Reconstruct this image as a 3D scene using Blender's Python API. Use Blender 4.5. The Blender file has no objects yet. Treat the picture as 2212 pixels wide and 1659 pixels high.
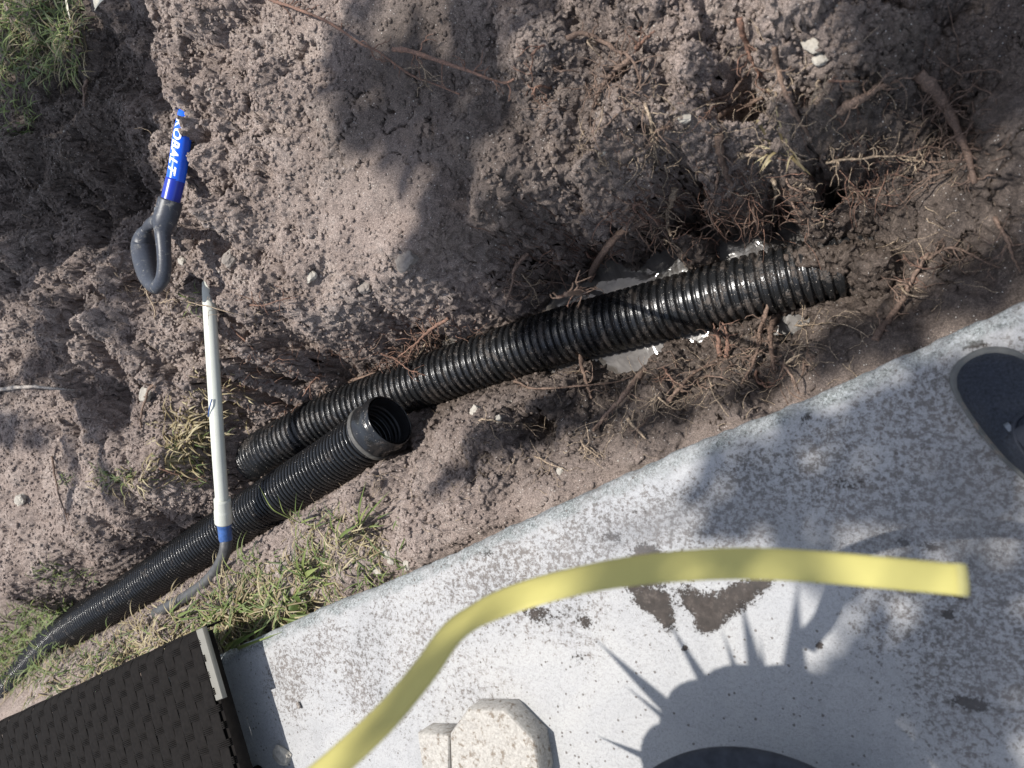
import bpy, math, random
import numpy as np
from mathutils import Vector, Matrix
random.seed(7)
rng = np.random.default_rng(11)
sc = bpy.context.scene

# ------------------------------------------------------------------ camera
H = 1.25                       # metres above the concrete slab
TILT = math.radians(30)
cam = bpy.data.cameras.new('camera'); cam_o = bpy.data.objects.new('camera', cam)
sc.collection.objects.link(cam_o); sc.camera = cam_o
cam_o.location = (0, 0, H); cam_o.rotation_euler = (0, TILT, 0)
cam.sensor_width = 36; cam.lens = 27.03; cam.clip_start = 0.02; cam.clip_end = 200
cam.dof.use_dof = True; cam.dof.focus_distance = 1.75; cam.dof.aperture_fstop = 4.4
# ------------------------------------------------------------------ sun and sky
SUN = Vector((0.27, -0.10, -1.0)).normalized()      # the way the sunlight travels
elev = math.asin(-SUN.z)
az = math.atan2(-SUN.x, -SUN.y)
w = bpy.data.worlds.new('World'); sc.world = w; w.use_nodes = True
wt = w.node_tree; wt.nodes.clear()
sky = wt.nodes.new('ShaderNodeTexSky'); sky.sky_type = 'NISHITA'; sky.sun_disc = False
sky.sun_elevation = elev; sky.sun_rotation = az
hs_ = wt.nodes.new('ShaderNodeHueSaturation'); hs_.inputs['Saturation'].default_value = .62
bg = wt.nodes.new('ShaderNodeBackground'); bg.inputs['Strength'].default_value = 0.15
wo = wt.nodes.new('ShaderNodeOutputWorld')
wt.links.new(sky.outputs[0], hs_.inputs['Color']); wt.links.new(hs_.outputs[0], bg.inputs[0]); wt.links.new(bg.outputs[0], wo.inputs[0])
sl = bpy.data.lights.new('sun', 'SUN'); sl.energy = 5.0; sl.angle = math.radians(0.55); sl.color = (1.0, 0.96, 0.90)
so = bpy.data.objects.new('sun', sl); sc.collection.objects.link(so)
so.rotation_euler = SUN.to_track_quat('-Z', 'Y').to_euler()
so.location = (-2, 1, 6)
sc.view_settings.view_transform = 'Standard'; sc.view_settings.look = 'None'
sc.view_settings.exposure = 0.45; sc.view_settings.gamma = 1

# ------------------------------------------------------------------ helpers
F = 1661.0; CT, ST = math.cos(TILT), math.sin(TILT)
def ray(px, py):
    u = (px - 1106) / F; v = -(py - 829.5) / F
    return np.array([-ST + u * CT, v, -CT - u * ST])
def P(px, py, z=0.0):
    """where the sight line towards a point of the photograph (2212 px wide) meets height z"""
    d = ray(px, py); s = (z - H) / d[2]
    return Vector((d[0] * s, d[1] * s, z))
def V(a): return Vector((float(a[0]), float(a[1]), float(a[2])))

def tag(o, label=None, cat=None, group=None, kind=None):
    if label: o['label'] = label
    if cat: o['category'] = cat
    if group: o['group'] = group
    if kind: o['kind'] = kind
    return o
def link(name, me, mat=None, parent=None, smooth=True):
    o = bpy.data.objects.new(name, me); sc.collection.objects.link(o)
    if mat: me.materials.append(mat)
    if smooth: me.polygons.foreach_set('use_smooth', [True] * len(me.polygons))
    if parent: o.parent = parent
    return o
def empty(name, loc=(0, 0, 0)):
    o = bpy.data.objects.new(name, None); sc.collection.objects.link(o)
    o.empty_display_size = .05
    o.location = loc
    bpy.context.view_layer.update()
    return o
def keep(o, par):
    """parent, leaving the world placement alone"""
    o.parent = par
    o.matrix_parent_inverse = Matrix.Translation(par.location).inverted()
    return o
def np_mesh(name, verts, quads=None, tris=None):
    me = bpy.data.meshes.new(name)
    nv = len(verts); me.vertices.add(nv)
    me.vertices.foreach_set('co', np.asarray(verts, dtype=np.float32).ravel())
    loops = []; starts = []; n = 0
    if quads is not None and len(quads):
        q = np.asarray(quads, dtype=np.int32); loops.append(q.ravel()); starts.append(n + np.arange(len(q)) * 4); n += q.size
    if tris is not None and len(tris):
        t = np.asarray(tris, dtype=np.int32); loops.append(t.ravel()); starts.append(n + np.arange(len(t)) * 3); n += t.size
    L = np.concatenate(loops); S = np.concatenate(starts)
    me.loops.add(len(L)); me.loops.foreach_set('vertex_index', L)
    me.polygons.add(len(S)); me.polygons.foreach_set('loop_start', S.astype(np.int32))
    me.update(calc_edges=True); me.validate()
    return me
def grid_quads(ny, nx, wrap=False):
    i = np.arange(ny - 1)[:, None]; j = np.arange(nx if wrap else nx - 1)[None, :]
    a = i * nx + j; b = i * nx + (j + 1) % nx; c = (i + 1) * nx + (j + 1) % nx; d = (i + 1) * nx + j
    return np.stack([a, b, c, d], -1).reshape(-1, 4)
def attr(me, name, vals):
    a = me.attributes.new(name, 'FLOAT', 'POINT'); a.data.foreach_set('value', np.asarray(vals, dtype=np.float32).ravel())

class MB:
    """collects pieces into one mesh"""
    def __init__(s): s.v = []; s.q = []; s.t = []; s.n = 0; s.a = []
    def add(s, verts, quads=None, tris=None, a=0.0):
        verts = np.asarray(verts, dtype=np.float64).reshape(-1, 3)
        s.v.append(verts)
        if quads is not None and len(quads): s.q.append(np.asarray(quads) + s.n)
        if tris is not None and len(tris): s.t.append(np.asarray(tris) + s.n)
        s.n += len(verts)
        s.a.append(np.full(len(verts), a) if np.isscalar(a) else np.asarray(a))
    def build(s, name, mat=None, parent=None, smooth=True, at=None):
        me = np_mesh(name, np.concatenate(s.v), np.concatenate(s.q) if s.q else None, np.concatenate(s.t) if s.t else None)
        attr(me, 'tone', np.concatenate(s.a))
        o = link(name, me, mat, None, smooth)
        if parent: keep(o, parent)
        return o

def spline(pts, n):
    """Catmull-Rom through pts (any columns), n samples per span"""
    p = np.asarray(pts, float)
    if len(p) == 2: return p[0] + (p[1] - p[0]) * np.linspace(0, 1, n + 1)[:, None]
    e = np.vstack([2 * p[0] - p[1], p, 2 * p[-1] - p[-2]]); out = []
    for i in range(1, len(e) - 2):
        t = np.linspace(0, 1, n, endpoint=False)[:, None]
        a, b, c, d = e[i - 1], e[i], e[i + 1], e[i + 2]
        out.append(.5 * ((2 * b) + (-a + c) * t + (2 * a - 5 * b + 4 * c - d) * t ** 2 + (-a + 3 * b - 3 * c + d) * t ** 3))
    out.append(p[-1:]); return np.vstack(out)
def resample(path, step):
    path = np.asarray(path, float)
    d = np.r_[0, np.cumsum(np.linalg.norm(np.diff(path[:, :3], axis=0), axis=1))]
    n = max(2, int(round(d[-1] / step)) + 1); s = np.linspace(0, d[-1], n)
    return np.stack([np.interp(s, d, path[:, k]) for k in range(path.shape[1])], 1), s
def frames(path):
    t = np.gradient(path, axis=0); t /= np.linalg.norm(t, axis=1)[:, None] + 1e-12
    up = np.array([0, 0, 1.0]); b = np.cross(t, up); m = np.linalg.norm(b, axis=1) < .05
    if m.any(): b[m] = np.cross(t[m], np.array([0, 1.0, 0]))
    b /= np.linalg.norm(b, axis=1)[:, None] + 1e-12
    n = np.cross(b, t)
    return t, b, n
def tube(path, rad, sides=8, cap=True, flat=1.0):
    path = np.asarray(path, float); n = len(path)
    rad = np.full(n, rad) if np.isscalar(rad) else np.asarray(rad)
    t, b, nn = frames(path); a = np.linspace(0, 2 * math.pi, sides, endpoint=False)
    v = path[:, None, :] + rad[:, None, None] * (np.cos(a)[None, :, None] * b[:, None, :] + flat * np.sin(a)[None, :, None] * nn[:, None, :])
    v = v.reshape(-1, 3); q = grid_quads(n, sides, True); tr = []
    if cap:
        v = np.vstack([v, path[0], path[-1]]); c0 = n * sides
        for j in range(sides):
            tr.append([c0, (j + 1) % sides, j]); tr.append([c0 + 1, (n - 1) * sides + j, (n - 1) * sides + (j + 1) % sides])
    return v, q, tr

# --- noise on numpy arrays
def _h(ix, iy, s):
    n = (ix.astype(np.int64) * 374761393 + iy.astype(np.int64) * 668265263 + s * 974634777) & 0xffffffff
    n = ((n ^ (n >> 13)) * 1274126177) & 0xffffffff
    n = ((n ^ (n >> 16)) * 2246822519) & 0xffffffff
    return ((n ^ (n >> 15)) & 0xffffff) / float(0xffffff)
def perlin(x, y, s=0):
    ix = np.floor(x); iy = np.floor(y); fx = x - ix; fy = y - iy; ix = ix.astype(np.int64); iy = iy.astype(np.int64)
    u = fx * fx * fx * (fx * (fx * 6 - 15) + 10); v = fy * fy * fy * (fy * (fy * 6 - 15) + 10)
    def g(i, j, dx, dy):
        a = _h(i, j, s) * 2 * math.pi
        return np.cos(a) * dx + np.sin(a) * dy
    return 1.5 * ((1 - v) * ((1 - u) * g(ix, iy, fx, fy) + u * g(ix + 1, iy, fx - 1, fy)) + v * ((1 - u) * g(ix, iy + 1, fx, fy - 1) + u * g(ix + 1, iy + 1, fx - 1, fy - 1)))
def fbm(x, y, s=0, o=4, g=.5):
    r = 0; a = 1
    for k in range(o): r = r + a * perlin(x, y, s + k * 17); x = x * 2.03; y = y * 2.03; a *= g
    return r
def lumps(x, y, s=0, fill=.8):
    """rounded clods: the highest of the domes whose centres lie near"""
    ix = np.floor(x).astype(np.int64); iy = np.floor(y).astype(np.int64); best = np.zeros_like(x)
    for i in (-1, 0, 1):
        for j in (-1, 0, 1):
            cx = ix + i; cy = iy + j
            px = cx + _h(cx, cy, s); py = cy + _h(cx, cy, s + 1); r = .35 + .55 * _h(cx, cy, s + 2)
            on = _h(cx, cy, s + 3) < fill
            d2 = ((x - px) ** 2 + (y - py) ** 2) / (r * r)
            best = np.maximum(best, np.where(on & (d2 < 1), r * .8 * np.clip(1 - d2, 0, 1) ** .8, 0))
    return best
def sstep(a, b, x):
    t = np.clip((x - a) / (b - a), 0, 1); return t * t * (3 - 2 * t)

# --- materials
class NT:
    def __init__(s, name):
        s.m = bpy.data.materials.new(name); s.m.use_nodes = True; s.t = s.m.node_tree; s.t.nodes.clear()
        s.out = s.n('ShaderNodeOutputMaterial'); s.b = s.n('ShaderNodeBsdfPrincipled'); s.l(s.b.outputs[0], s.out.inputs[0])
        s.tc = s.n('ShaderNodeTexCoord')
    def n(s, t, **k):
        x = s.t.nodes.new(t)
        for a, v in k.items(): setattr(x, a, v)
        return x
    def l(s, a, b): s.t.links.new(a, b)
    def val(s, inp, v):
        if hasattr(v, 'is_output'): s.l(v, inp)
        else: inp.default_value = v
    def noise(s, scale, detail=5, rough=.6, dist=0, off=0, coord='Object'):
        x = s.n('ShaderNodeTexNoise'); x.inputs['Scale'].default_value = scale; x.inputs['Detail'].default_value = detail
        x.inputs['Roughness'].default_value = rough; x.inputs['Distortion'].default_value = dist
        mp = s.n('ShaderNodeMapping'); mp.inputs['Location'].default_value = (off, off * .7, off * .3)
        s.l(s.tc.outputs[coord], mp.inputs[0]); s.l(mp.outputs[0], x.inputs['Vector']); return x.outputs['Fac']
    def vor(s, scale, feature='F1'):
        x = s.n('ShaderNodeTexVoronoi'); x.inputs['Scale'].default_value = scale; x.feature = feature
        s.l(s.tc.outputs['Object'], x.inputs['Vector']); return x
    def ramp(s, f, stops):
        x = s.n('ShaderNodeValToRGB'); e = x.color_ramp.elements
        while len(e) < len(stops): e.new(.5)
        for i, (p, c) in enumerate(stops):
            e[i].position = p; e[i].color = (*c, 1) if isinstance(c, tuple) else (c, c, c, 1)
        s.l(f, x.inputs[0]); return x.outputs[0]
    def mix(s, f, a, b, mode='MIX'):
        x = s.n('ShaderNodeMix'); x.data_type = 'RGBA'; x.blend_type = mode; x.clamp_factor = True
        s.val(x.inputs[0], f)
        for i, v in ((6, a), (7, b)):
            if isinstance(v, tuple): x.inputs[i].default_value = (*v, 1)
            else: s.val(x.inputs[i], v)
        return x.outputs[2]
    def math(s, op, a, b=0.0, c=None, clamp=False):
        x = s.n('ShaderNodeMath', operation=op); x.use_clamp = clamp; s.val(x.inputs[0], a); s.val(x.inputs[1], b)
        if c is not None: s.val(x.inputs[2], c)
        return x.outputs[0]
    def at(s, name):
        x = s.n('ShaderNodeAttribute'); x.attribute_name = name; return x.outputs['Fac']
    def rnd(s):
        return s.n('ShaderNodeObjectInfo').outputs['Random']
    def bump(s, h, strength=.5, dist=.002, prev=None):
        x = s.n('ShaderNodeBump'); x.inputs['Strength'].default_value = strength; x.inputs['Distance'].default_value = dist
        s.l(h, x.inputs['Height'])
        if prev: s.l(prev, x.inputs['Normal'])
        return x.outputs[0]
    def done(s, color=None, rough=None, normal=None, **k):
        if color is not None:
            if isinstance(color, tuple): s.b.inputs['Base Color'].default_value = (*color, 1)
            else: s.l(color, s.b.inputs['Base Color'])
        if rough is not None: s.val(s.b.inputs['Roughness'], rough)
        if normal is not None: s.l(normal, s.b.inputs['Normal'])
        for a, v in k.items(): s.val(s.b.inputs[a.replace('_', ' ')], v)
        return s.m

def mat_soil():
    t = NT('soil'); moist_shade = t.at('moist_shade')
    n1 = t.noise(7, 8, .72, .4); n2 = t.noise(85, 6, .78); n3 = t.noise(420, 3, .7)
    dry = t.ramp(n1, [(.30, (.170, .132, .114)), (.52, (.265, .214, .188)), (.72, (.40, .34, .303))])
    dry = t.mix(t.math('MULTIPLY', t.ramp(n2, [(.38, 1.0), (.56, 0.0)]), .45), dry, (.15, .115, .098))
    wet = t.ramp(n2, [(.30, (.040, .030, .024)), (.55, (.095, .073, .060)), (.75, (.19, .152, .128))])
    m = t.math('ADD', moist_shade, t.math('MULTIPLY', t.math('SUBTRACT', n1, .5), .9))
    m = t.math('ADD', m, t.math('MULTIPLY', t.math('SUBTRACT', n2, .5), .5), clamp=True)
    c = t.mix(m, dry, wet)  # damp soil and painted shade share these dark colours
    g = t.ramp(n3, [(.30, .35), (.5, .95), (.70, 1.75)])
    c = t.mix(1.0, c, g, 'MULTIPLY'); n4 = t.noise(1100, 2, .6, off=2); c = t.mix(1.0, c, t.ramp(n4, [(.3, .55), (.5, 1.0), (.7, 1.5)]), 'MULTIPLY')
    v = t.vor(300); v.inputs['Randomness'].default_value = 1
    spk = t.math('MULTIPLY', t.math('LESS_THAN', v.outputs['Distance'], .22), t.math('GREATER_THAN', t.n('ShaderNodeSeparateColor').outputs[0], .93))
    sp = t.n('ShaderNodeSeparateColor'); t.l(v.outputs['Color'], sp.inputs[0])
    spk = t.math('MULTIPLY', t.math('LESS_THAN', v.outputs['Distance'], .28), t.math('GREATER_THAN', sp.outputs[0], .965))
    c = t.mix(spk, c, (.55, .52, .48))
    nb = t.bump(n2, .7, .006); nb = t.bump(n3, .7, .002, nb)
    r = t.math('SUBTRACT', .93, t.math('MULTIPLY', m, .30))
    return t.done(c, r, nb, Specular_IOR_Level=.35)
def mat_slab():
    t = NT('slab_concrete'); d = t.at('dirt'); wet = t.at('wet'); mudm = t.at('mud')
    n0 = t.noise(4.5, 8, .72, .8); n1 = t.noise(88, 8, .80, .15); n2 = t.noise(190, 5, .75, off=3); n3 = t.noise(900, 2, .6); nb0 = t.noise(1.6, 5, .6, off=7)
    base = t.ramp(n0, [(.28, (.30, .302, .306)), (.48, (.37, .37, .372)), (.70, (.42, .415, .405))])
    base = t.mix(t.ramp(nb0, [(.48, 0.0), (.66, .55)]), base, (.36, .37, .39))
    base = t.mix(t.ramp(n3, [(.38, .45), (.56, 0.0)]), base, (.19, .185, .18))
    base = t.mix(t.ramp(n2, [(.40, .35), (.50, 0.0)]), base, (.17, .165, .16))
    f = t.math('ADD', t.math('MULTIPLY', n1, .62), t.math('MULTIPLY', n2, .38))
    lo = t.math('SUBTRACT', .69, t.math('MULTIPLY', d, .34))
    k = t.math('MULTIPLY', t.math('SUBTRACT', f, lo), 16, clamp=True)
    dirtc = t.ramp(n0, [(.35, (.062, .054, .048)), (.65, (.125, .102, .088))])
    c = t.mix(t.math('MULTIPLY', k, .85), base, dirtc)
    mk = t.math('MULTIPLY', t.math('SUBTRACT', t.math('ADD', mudm, t.math('ADD', t.math('MULTIPLY', t.math('SUBTRACT', n1, .5), 1.8), t.math('MULTIPLY', t.math('SUBTRACT', n2, .5), 1.4))), .50), 9, clamp=True)
    mudc = t.ramp(t.noise(60, 6, .75, off=2), [(.32, (.024, .020, .017)), (.55, (.045, .036, .031)), (.72, (.085, .070, .060))])
    c = t.mix(mk, c, mudc)
    ed = t.at('edge'); agg = t.ramp(t.noise(230, 4, .8, 1.2, coord='Object'), [(.42, (.05, .054, .05)), (.50, (.18, .195, .19)), (.62, (.34, .355, .36))])
    c = t.mix(t.math('MULTIPLY', ed, t.ramp(t.noise(22, 5, .7, off=5), [(.35, .35), (.6, 1.0)])), c, agg)
    v = t.vor(120); sp = t.n('ShaderNodeSeparateColor'); t.l(v.outputs['Color'], sp.inputs[0])
    pit = t.math('MULTIPLY', t.math('LESS_THAN', t.math('ADD', v.outputs['Distance'], t.math('MULTIPLY', n3, .3)), .42), t.math('GREATER_THAN', sp.outputs[0], .91))
    c = t.mix(t.math('MULTIPLY', pit, .8), c, (.085, .07, .062))
    c = t.mix(t.math('MULTIPLY', wet, .35), c, (.20, .20, .21))
    hh = t.math('SUBTRACT', f, t.math('MULTIPLY', mk, -.5))
    nb = t.bump(hh, .5, .005); nb = t.bump(n3, .5, .0012, nb)
    wb = t.bump(t.noise(330, 3, .6, off=9), .9, .006, nb)
    r = t.math('SUBTRACT', .88, t.math('MULTIPLY', wet, .65))
    x = t.n('ShaderNodeMix'); x.data_type = 'VECTOR'; t.l(wet, x.inputs[0]); t.l(nb, x.inputs[4]); t.l(wb, x.inputs[5])
    return t.done(c, r, x.outputs[1], Specular_IOR_Level=.5)
def mat_pipe(name, soil=.35, rough=.24):
    t = NT(name)
    n = t.noise(26, 5, .7, .5); n2 = t.noise(300, 3, .7)
    f = t.math('ADD', n, t.math('MULTIPLY', t.math('SUBTRACT', n2, .5), .45))
    k = t.ramp(f, [(.60 - soil * .18, 0.0), (.74 - soil * .12, 1.0)])
    k = t.math('MULTIPLY', k, t.at('muck'))
    c = t.mix(k, (.012, .0125, .0135), (.10, .08, .067))
    v = t.vor(260); sp = t.n('ShaderNodeSeparateColor'); t.l(v.outputs['Color'], sp.inputs[0])
    spk = t.math('MULTIPLY', t.math('LESS_THAN', v.outputs['Distance'], .22), t.math('GREATER_THAN', sp.outputs[0], .93))
    c = t.mix(spk, c, (.30, .27, .24))
    scr = t.noise(90, 4, .8, off=5)
    r = t.math('ADD', rough, t.math('MULTIPLY', t.math('ADD', k, t.math('MULTIPLY', t.ramp(scr, [(.45, 0.0), (.7, .5)]), .6)), .5), clamp=True)
    nb = t.bump(n2, .25, .001); nb = t.bump(k, .6, .002, nb)
    return t.done(c, r, nb, Specular_IOR_Level=.55)
def simple(name, col, rough=.6, var=.25, scale=60, bump=.3, dist=.001, spec=.4, alt=None, **k):
    t = NT(name); n = t.noise(scale, 5, .7)
    lo = tuple(c * (1 - var) for c in col); hi = tuple(min(1, c * (1 + var)) for c in col)
    c = t.ramp(n, [(.32, lo), (.68, hi)])
    if alt: c = t.mix(t.ramp(t.noise(scale * .35, 5, .75, off=4), [(alt[1], 0.0), (alt[1] + .08, 1.0)]), c, alt[0])
    return t.done(c, rough, t.bump(n, bump, dist), Specular_IOR_Level=spec, **k)
def mat_root(name, a, b):
    t = NT(name); tone = t.at('tone')
    n = t.noise(110, 5, .75, .6)
    c = t.mix(t.math('ADD', t.math('MULTIPLY', n, .7), t.math('MULTIPLY', t.rnd(), .3)), a, b)
    c = t.mix(t.ramp(t.noise(300, 3, .7), [(.48, .7), (.6, 0.0)]), c, (.07, .05, .04))
    return t.done(c, .75, t.bump(n, .6, .002), Specular_IOR_Level=.3)
def mat_grass(name, stops):
    t = NT(name); c = t.ramp(t.at('tone'), stops)
    c = t.mix(t.math('MULTIPLY', t.noise(40, 3), .35), c, (.20, .17, .07))
    m = t.done(c, .5, None, Specular_IOR_Level=.35)
    tr = t.n('ShaderNodeBsdfTranslucent'); t.l(c, tr.inputs[0])
    mx = t.n('ShaderNodeMixShader'); mx.inputs[0].default_value = .3
    t.l(t.b.outputs[0], mx.inputs[1]); t.l(tr.outputs[0], mx.inputs[2]); t.l(mx.outputs[0], t.out.inputs[0])
    return m
M = {}
M['soil'] = mat_soil(); M['slab'] = mat_slab()
M['pipe_a'] = mat_pipe('wet_black_plastic', .45, .22); M['pipe_b'] = mat_pipe('black_plastic', -.05, .17)
M['pipe_in'] = simple('black_plastic_plain', (.016, .016, .017), .35, .2)
M['band'] = simple('dusty_grey_band', (.075, .072, .066), .55, .35, 120)
M['slot'] = simple('slot_black', (.004, .004, .004), .3)
M['pvc'] = simple('off_white_pvc', (.50, .51, .455), .32, .06, 8, .1, alt=((.33, .31, .25), .60))
M['primer'] = simple('blue_cement', (.035, .085, .24), .4, .35, 60, alt=((.10, .12, .16), .55))
M['hose'] = simple('dusty_black_hose', (.055, .055, .056), .5, .3, 60, alt=((.16, .145, .125), .60))
M['blue'] = simple('blue_fibreglass', (.004, .10, .70), .25, .06, 10, .05, spec=.6)
M['blue2'] = simple('dark_blue_sleeve', (.006, .025, .30), .28, .1, 10, .05, spec=.6)
M['grip'] = simple('dark_grey_rubber', (.032, .036, .048), .42, .25, 160, .35, alt=((.15, .145, .135), .57))
M['white'] = simple('white_print', (.80, .82, .85), .4, .04, 30, .05)
M['steel'] = simple('steel', (.45, .45, .44), .3, .1, Metallic=1.0)
M['wicker'] = simple('dark_wicker', (.0075, .0062, .0055), .85, .35, 90, .6, .001, .12)
M['cream'] = simple('cream_metal', (.17, .162, .138), .4, .06, 20, .1, alt=((.12, .10, .08), .66))
M['paver'] = simple('pale_cast_stone', (.33, .31, .28), .88, .28, 200, .7, .0015, alt=((.17, .14, .11), .54))
M['pot'] = simple('slate_grey_pot', (.034, .037, .045), .9, .3, 60, .4, .001, .2)
M['potsoil'] = simple('potting_soil', (.035, .026, .02), .95, .4, 60, 1, .01)
M['strap'] = mat_grass('strap_leaf', [(0, (.03, .09, .03)), (1, (.06, .15, .05))])
M['tape'] = simple('yellow_tape', (.39, .35, .11), .7, .05, 14, .05, spec=.5)
M['steelhook'] = simple('hook_steel', (.36, .33, .13), .35, .1)
M['shoe'] = simple('dark_navy_knit', (.020, .024, .034), .95, .65, 300, 1.0, .002)
M['shoe2'] = simple('navy_padding', (.014, .017, .026), .7, .3, 420, .6, .001)
M['rubber'] = simple('grey_sole_rubber', (.095, .095, .09), .7, .15, 80, alt=((.14, .12, .10), .56))
M['patch'] = simple('grey_patch', (.13, .145, .17), .6, .2, 200)
M['stone'] = simple('pale_limestone', (.32, .295, .255), .85, .25, 90, .8, .003)
M['darkstone'] = simple('grey_stone', (.20, .175, .155), .9, .3, 90, .8, .003)
M['root_red'] = mat_root('red_brown_root', (.15, .075, .052), (.33, .19, .135))
M['root_brown'] = mat_root('brown_root', (.12, .075, .056), (.31, .215, .16))
M['root_pale'] = mat_root('pale_root', (.34, .25, .17), (.56, .45, .32))
M['stick'] = mat_root('bleached_stick', (.34, .30, .26), (.52, .48, .43))
M['grass'] = mat_grass('green_grass', [(0, (.035, .065, .018)), (.6, (.085, .145, .035)), (1, (.22, .27, .085))])
M['straw'] = mat_grass('dry_grass', [(0, (.17, .13, .07)), (.6, (.33, .27, .155)), (1, (.48, .42, .27))])
M['leaf'] = mat_grass('tree_leaf', [(0, (.03, .08, .02)), (1, (.06, .12, .03))])
M['bark'] = simple('bark', (.13, .10, .08), .9, .3, 20, 1, .01)
M['dryleaf'] = simple('pale_dry_leaf', (.62, .57, .45), .7, .2, 60, .5, .002)
t = NT('muddy_water')
wn = t.noise(18, 2, .45, 2.2)
M['water'] = t.done(t.ramp(t.noise(9, 5, .65, 1.5), [(.35, (.05, .044, .039)), (.7, (.14, .13, .12))]), .06, t.bump(wn, .30, .0020), Specular_IOR_Level=.5)

# ------------------------------------------------------------------ slab edge line, used by ground too
E0 = P(490, 1410, 0); E1 = P(2212, 655, 0)
ev = np.array([E1.x - E0.x, E1.y - E0.y]); ev /= np.linalg.norm(ev)
en = np.array([ev[1], -ev[0]])             # points into the slab (towards -y)
def slab_sn(x, y):
    dx = x - E0.x; dy = y - E0.y
    return dx * ev[0] + dy * ev[1], dx * en[0] + dy * en[1]

# ------------------------------------------------------------------ ground: heights from points read off the photo
ctrl = []
def cp(z, *pts):
    for a in pts: 
        p = P(a[0], a[1], z); ctrl.append((p.x, p.y, z))
# soil beside the slab
cp(-.10, (2212, 600), (2100, 665), (1950, 735)); cp(-.085, (1800, 805), (1600, 895)); cp(-.06, (1400, 985), (1200, 1070), (1050, 1130))
cp(-.045, (900, 1190), (750, 1255), (600, 1315)); cp(-.06, (480, 1380), (400, 1420), (200, 1510), (50, 1570), (-200, 1700))
for s in np.linspace(-1.6, 3.0, 24):
    for n, z in ((.05, -.14), (.25, -.16), (.9, -.16)):
        ctrl.append((E0.x + ev[0] * s + en[0] * n, E0.y + ev[1] * s + en[1] * n, z))
# ledge between slab and trench
cp(-.16, (1950, 640), (1800, 720), (1700, 770)); cp(-.16, (1550, 830), (1650, 840), (1480, 880)); cp(-.10, (1350, 930), (1250, 960), (1100, 1010))
cp(-.13, (1010, 880), (1060, 855), (1120, 840)); cp(-.10, (1000, 960), (1060, 930), (1150, 900), (950, 1040))
cp(-.30, (890, 900), (915, 940), (930, 900), (900, 965)); cp(-.12, (960, 925), (905, 1010), (860, 1040)); cp(-.08, (900, 1090), (800, 1120), (700, 1150))
cp(-.24, (1180, 830), (1230, 820)); cp(-.37, (1220, 795), (1250, 800), (1300, 780), (1400, 765), (1440, 745), (1500, 735)); cp(-.19, (1300, 860), (1400, 830), (1200, 880)); cp(-.30, (1550, 740), (1620, 715), (1380, 800))
cp(-.25, (1480, 790), (1560, 780), (1300, 820)); cp(-.33, (1700, 690), (1780, 665)); cp(-.20, (1800, 690), (1850, 640))
# trench floor under the long pipe
cp(-.372, (1750, 590), (1650, 610), (1550, 640), (1450, 665), (1350, 695), (1250, 725), (1150, 755), (1050, 785), (950, 820), (850, 855))
cp(-.34, (750, 895), (680, 930), (610, 965)); cp(-.30, (560, 990), (530, 1010), (590, 1020))
# water pool on the far side
cp(-.43, (1500, 560), (1560, 530), (1620, 530), (1540, 550), (1300, 640), (1260, 650), (1420, 600), (1590, 550), (1660, 530), (1360, 620)); cp(-.40, (1350, 600), (1220, 800), (1260, 790), (1420, 765), (1470, 745), (1380, 780))
# soil that slid over the pipe's end
cp(-.25, (1800, 520), (1740, 535)); cp(-.225, (1720, 570), (1755, 565)); cp(-.235, (1790, 555)); cp(-.19, (1875, 560), (1895, 600), (1850, 520)); cp(-.30, (1760, 640), (1700, 655)); cp(-.19, (1950, 560), (1920, 480), (1950, 620)); cp(-.15, (2050, 520), (2000, 420), (2100, 560)); cp(-.08, (2150, 450), (2200, 520))
# foot of the far bank
cp(-.30, (1830, 480), (1750, 470), (1700, 470)); cp(-.34, (1600, 500), (1500, 520), (1420, 545), (1330, 565), (1250, 590), (1190, 620), (1130, 660), (1060, 700), (980, 735))
cp(-.31, (900, 765), (820, 785), (740, 800), (680, 810), (640, 830), (590, 880))
# lip of the far bank
cp(-.17, (1850, 410), (1780, 420), (1700, 425), (1620, 455), (1540, 470), (1460, 480), (1380, 490), (1300, 510), (1220, 520))
cp(-.14, (1150, 555), (1090, 600), (1030, 645), (960, 680), (890, 680), (820, 690), (750, 735), (690, 725))
cp(-.17, (640, 735), (610, 790), (570, 820), (530, 860))
# bank face above the lip
cp(-.06, (1800, 330), (1650, 370), (1500, 400), (1400, 420), (1250, 440)); cp(-.04, (1100, 500), (1000, 560), (900, 600), (800, 610), (700, 640), (620, 660), (540, 680))
cp(.02, (1900, 220), (1750, 230), (1600, 260), (1450, 300), (1300, 330), (1150, 380), (1000, 430), (850, 470), (700, 510), (600, 540), (500, 580))
cp(.07, (1900, 60), (1700, 90), (1500, 120), (1300, 150), (1150, 200), (950, 240), (800, 300), (700, 350), (600, 380), (500, 420), (450, 470))
cp(.10, (1500, -60), (1200, 0), (1000, 50), (850, 100), (700, 150), (600, 200), (500, 250), (440, 300)); cp(.11, (700, 0), (550, 50), (450, 100), (400, 60), (400, 180), (600, -100), (1000, -150))
cp(-.02, (2150, 300), (2212, 200), (2100, 120), (2212, 0)); cp(-.10, (2050, 250), (2080, 330)); cp(.0, (2000, 60), (2300, 100))
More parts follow.
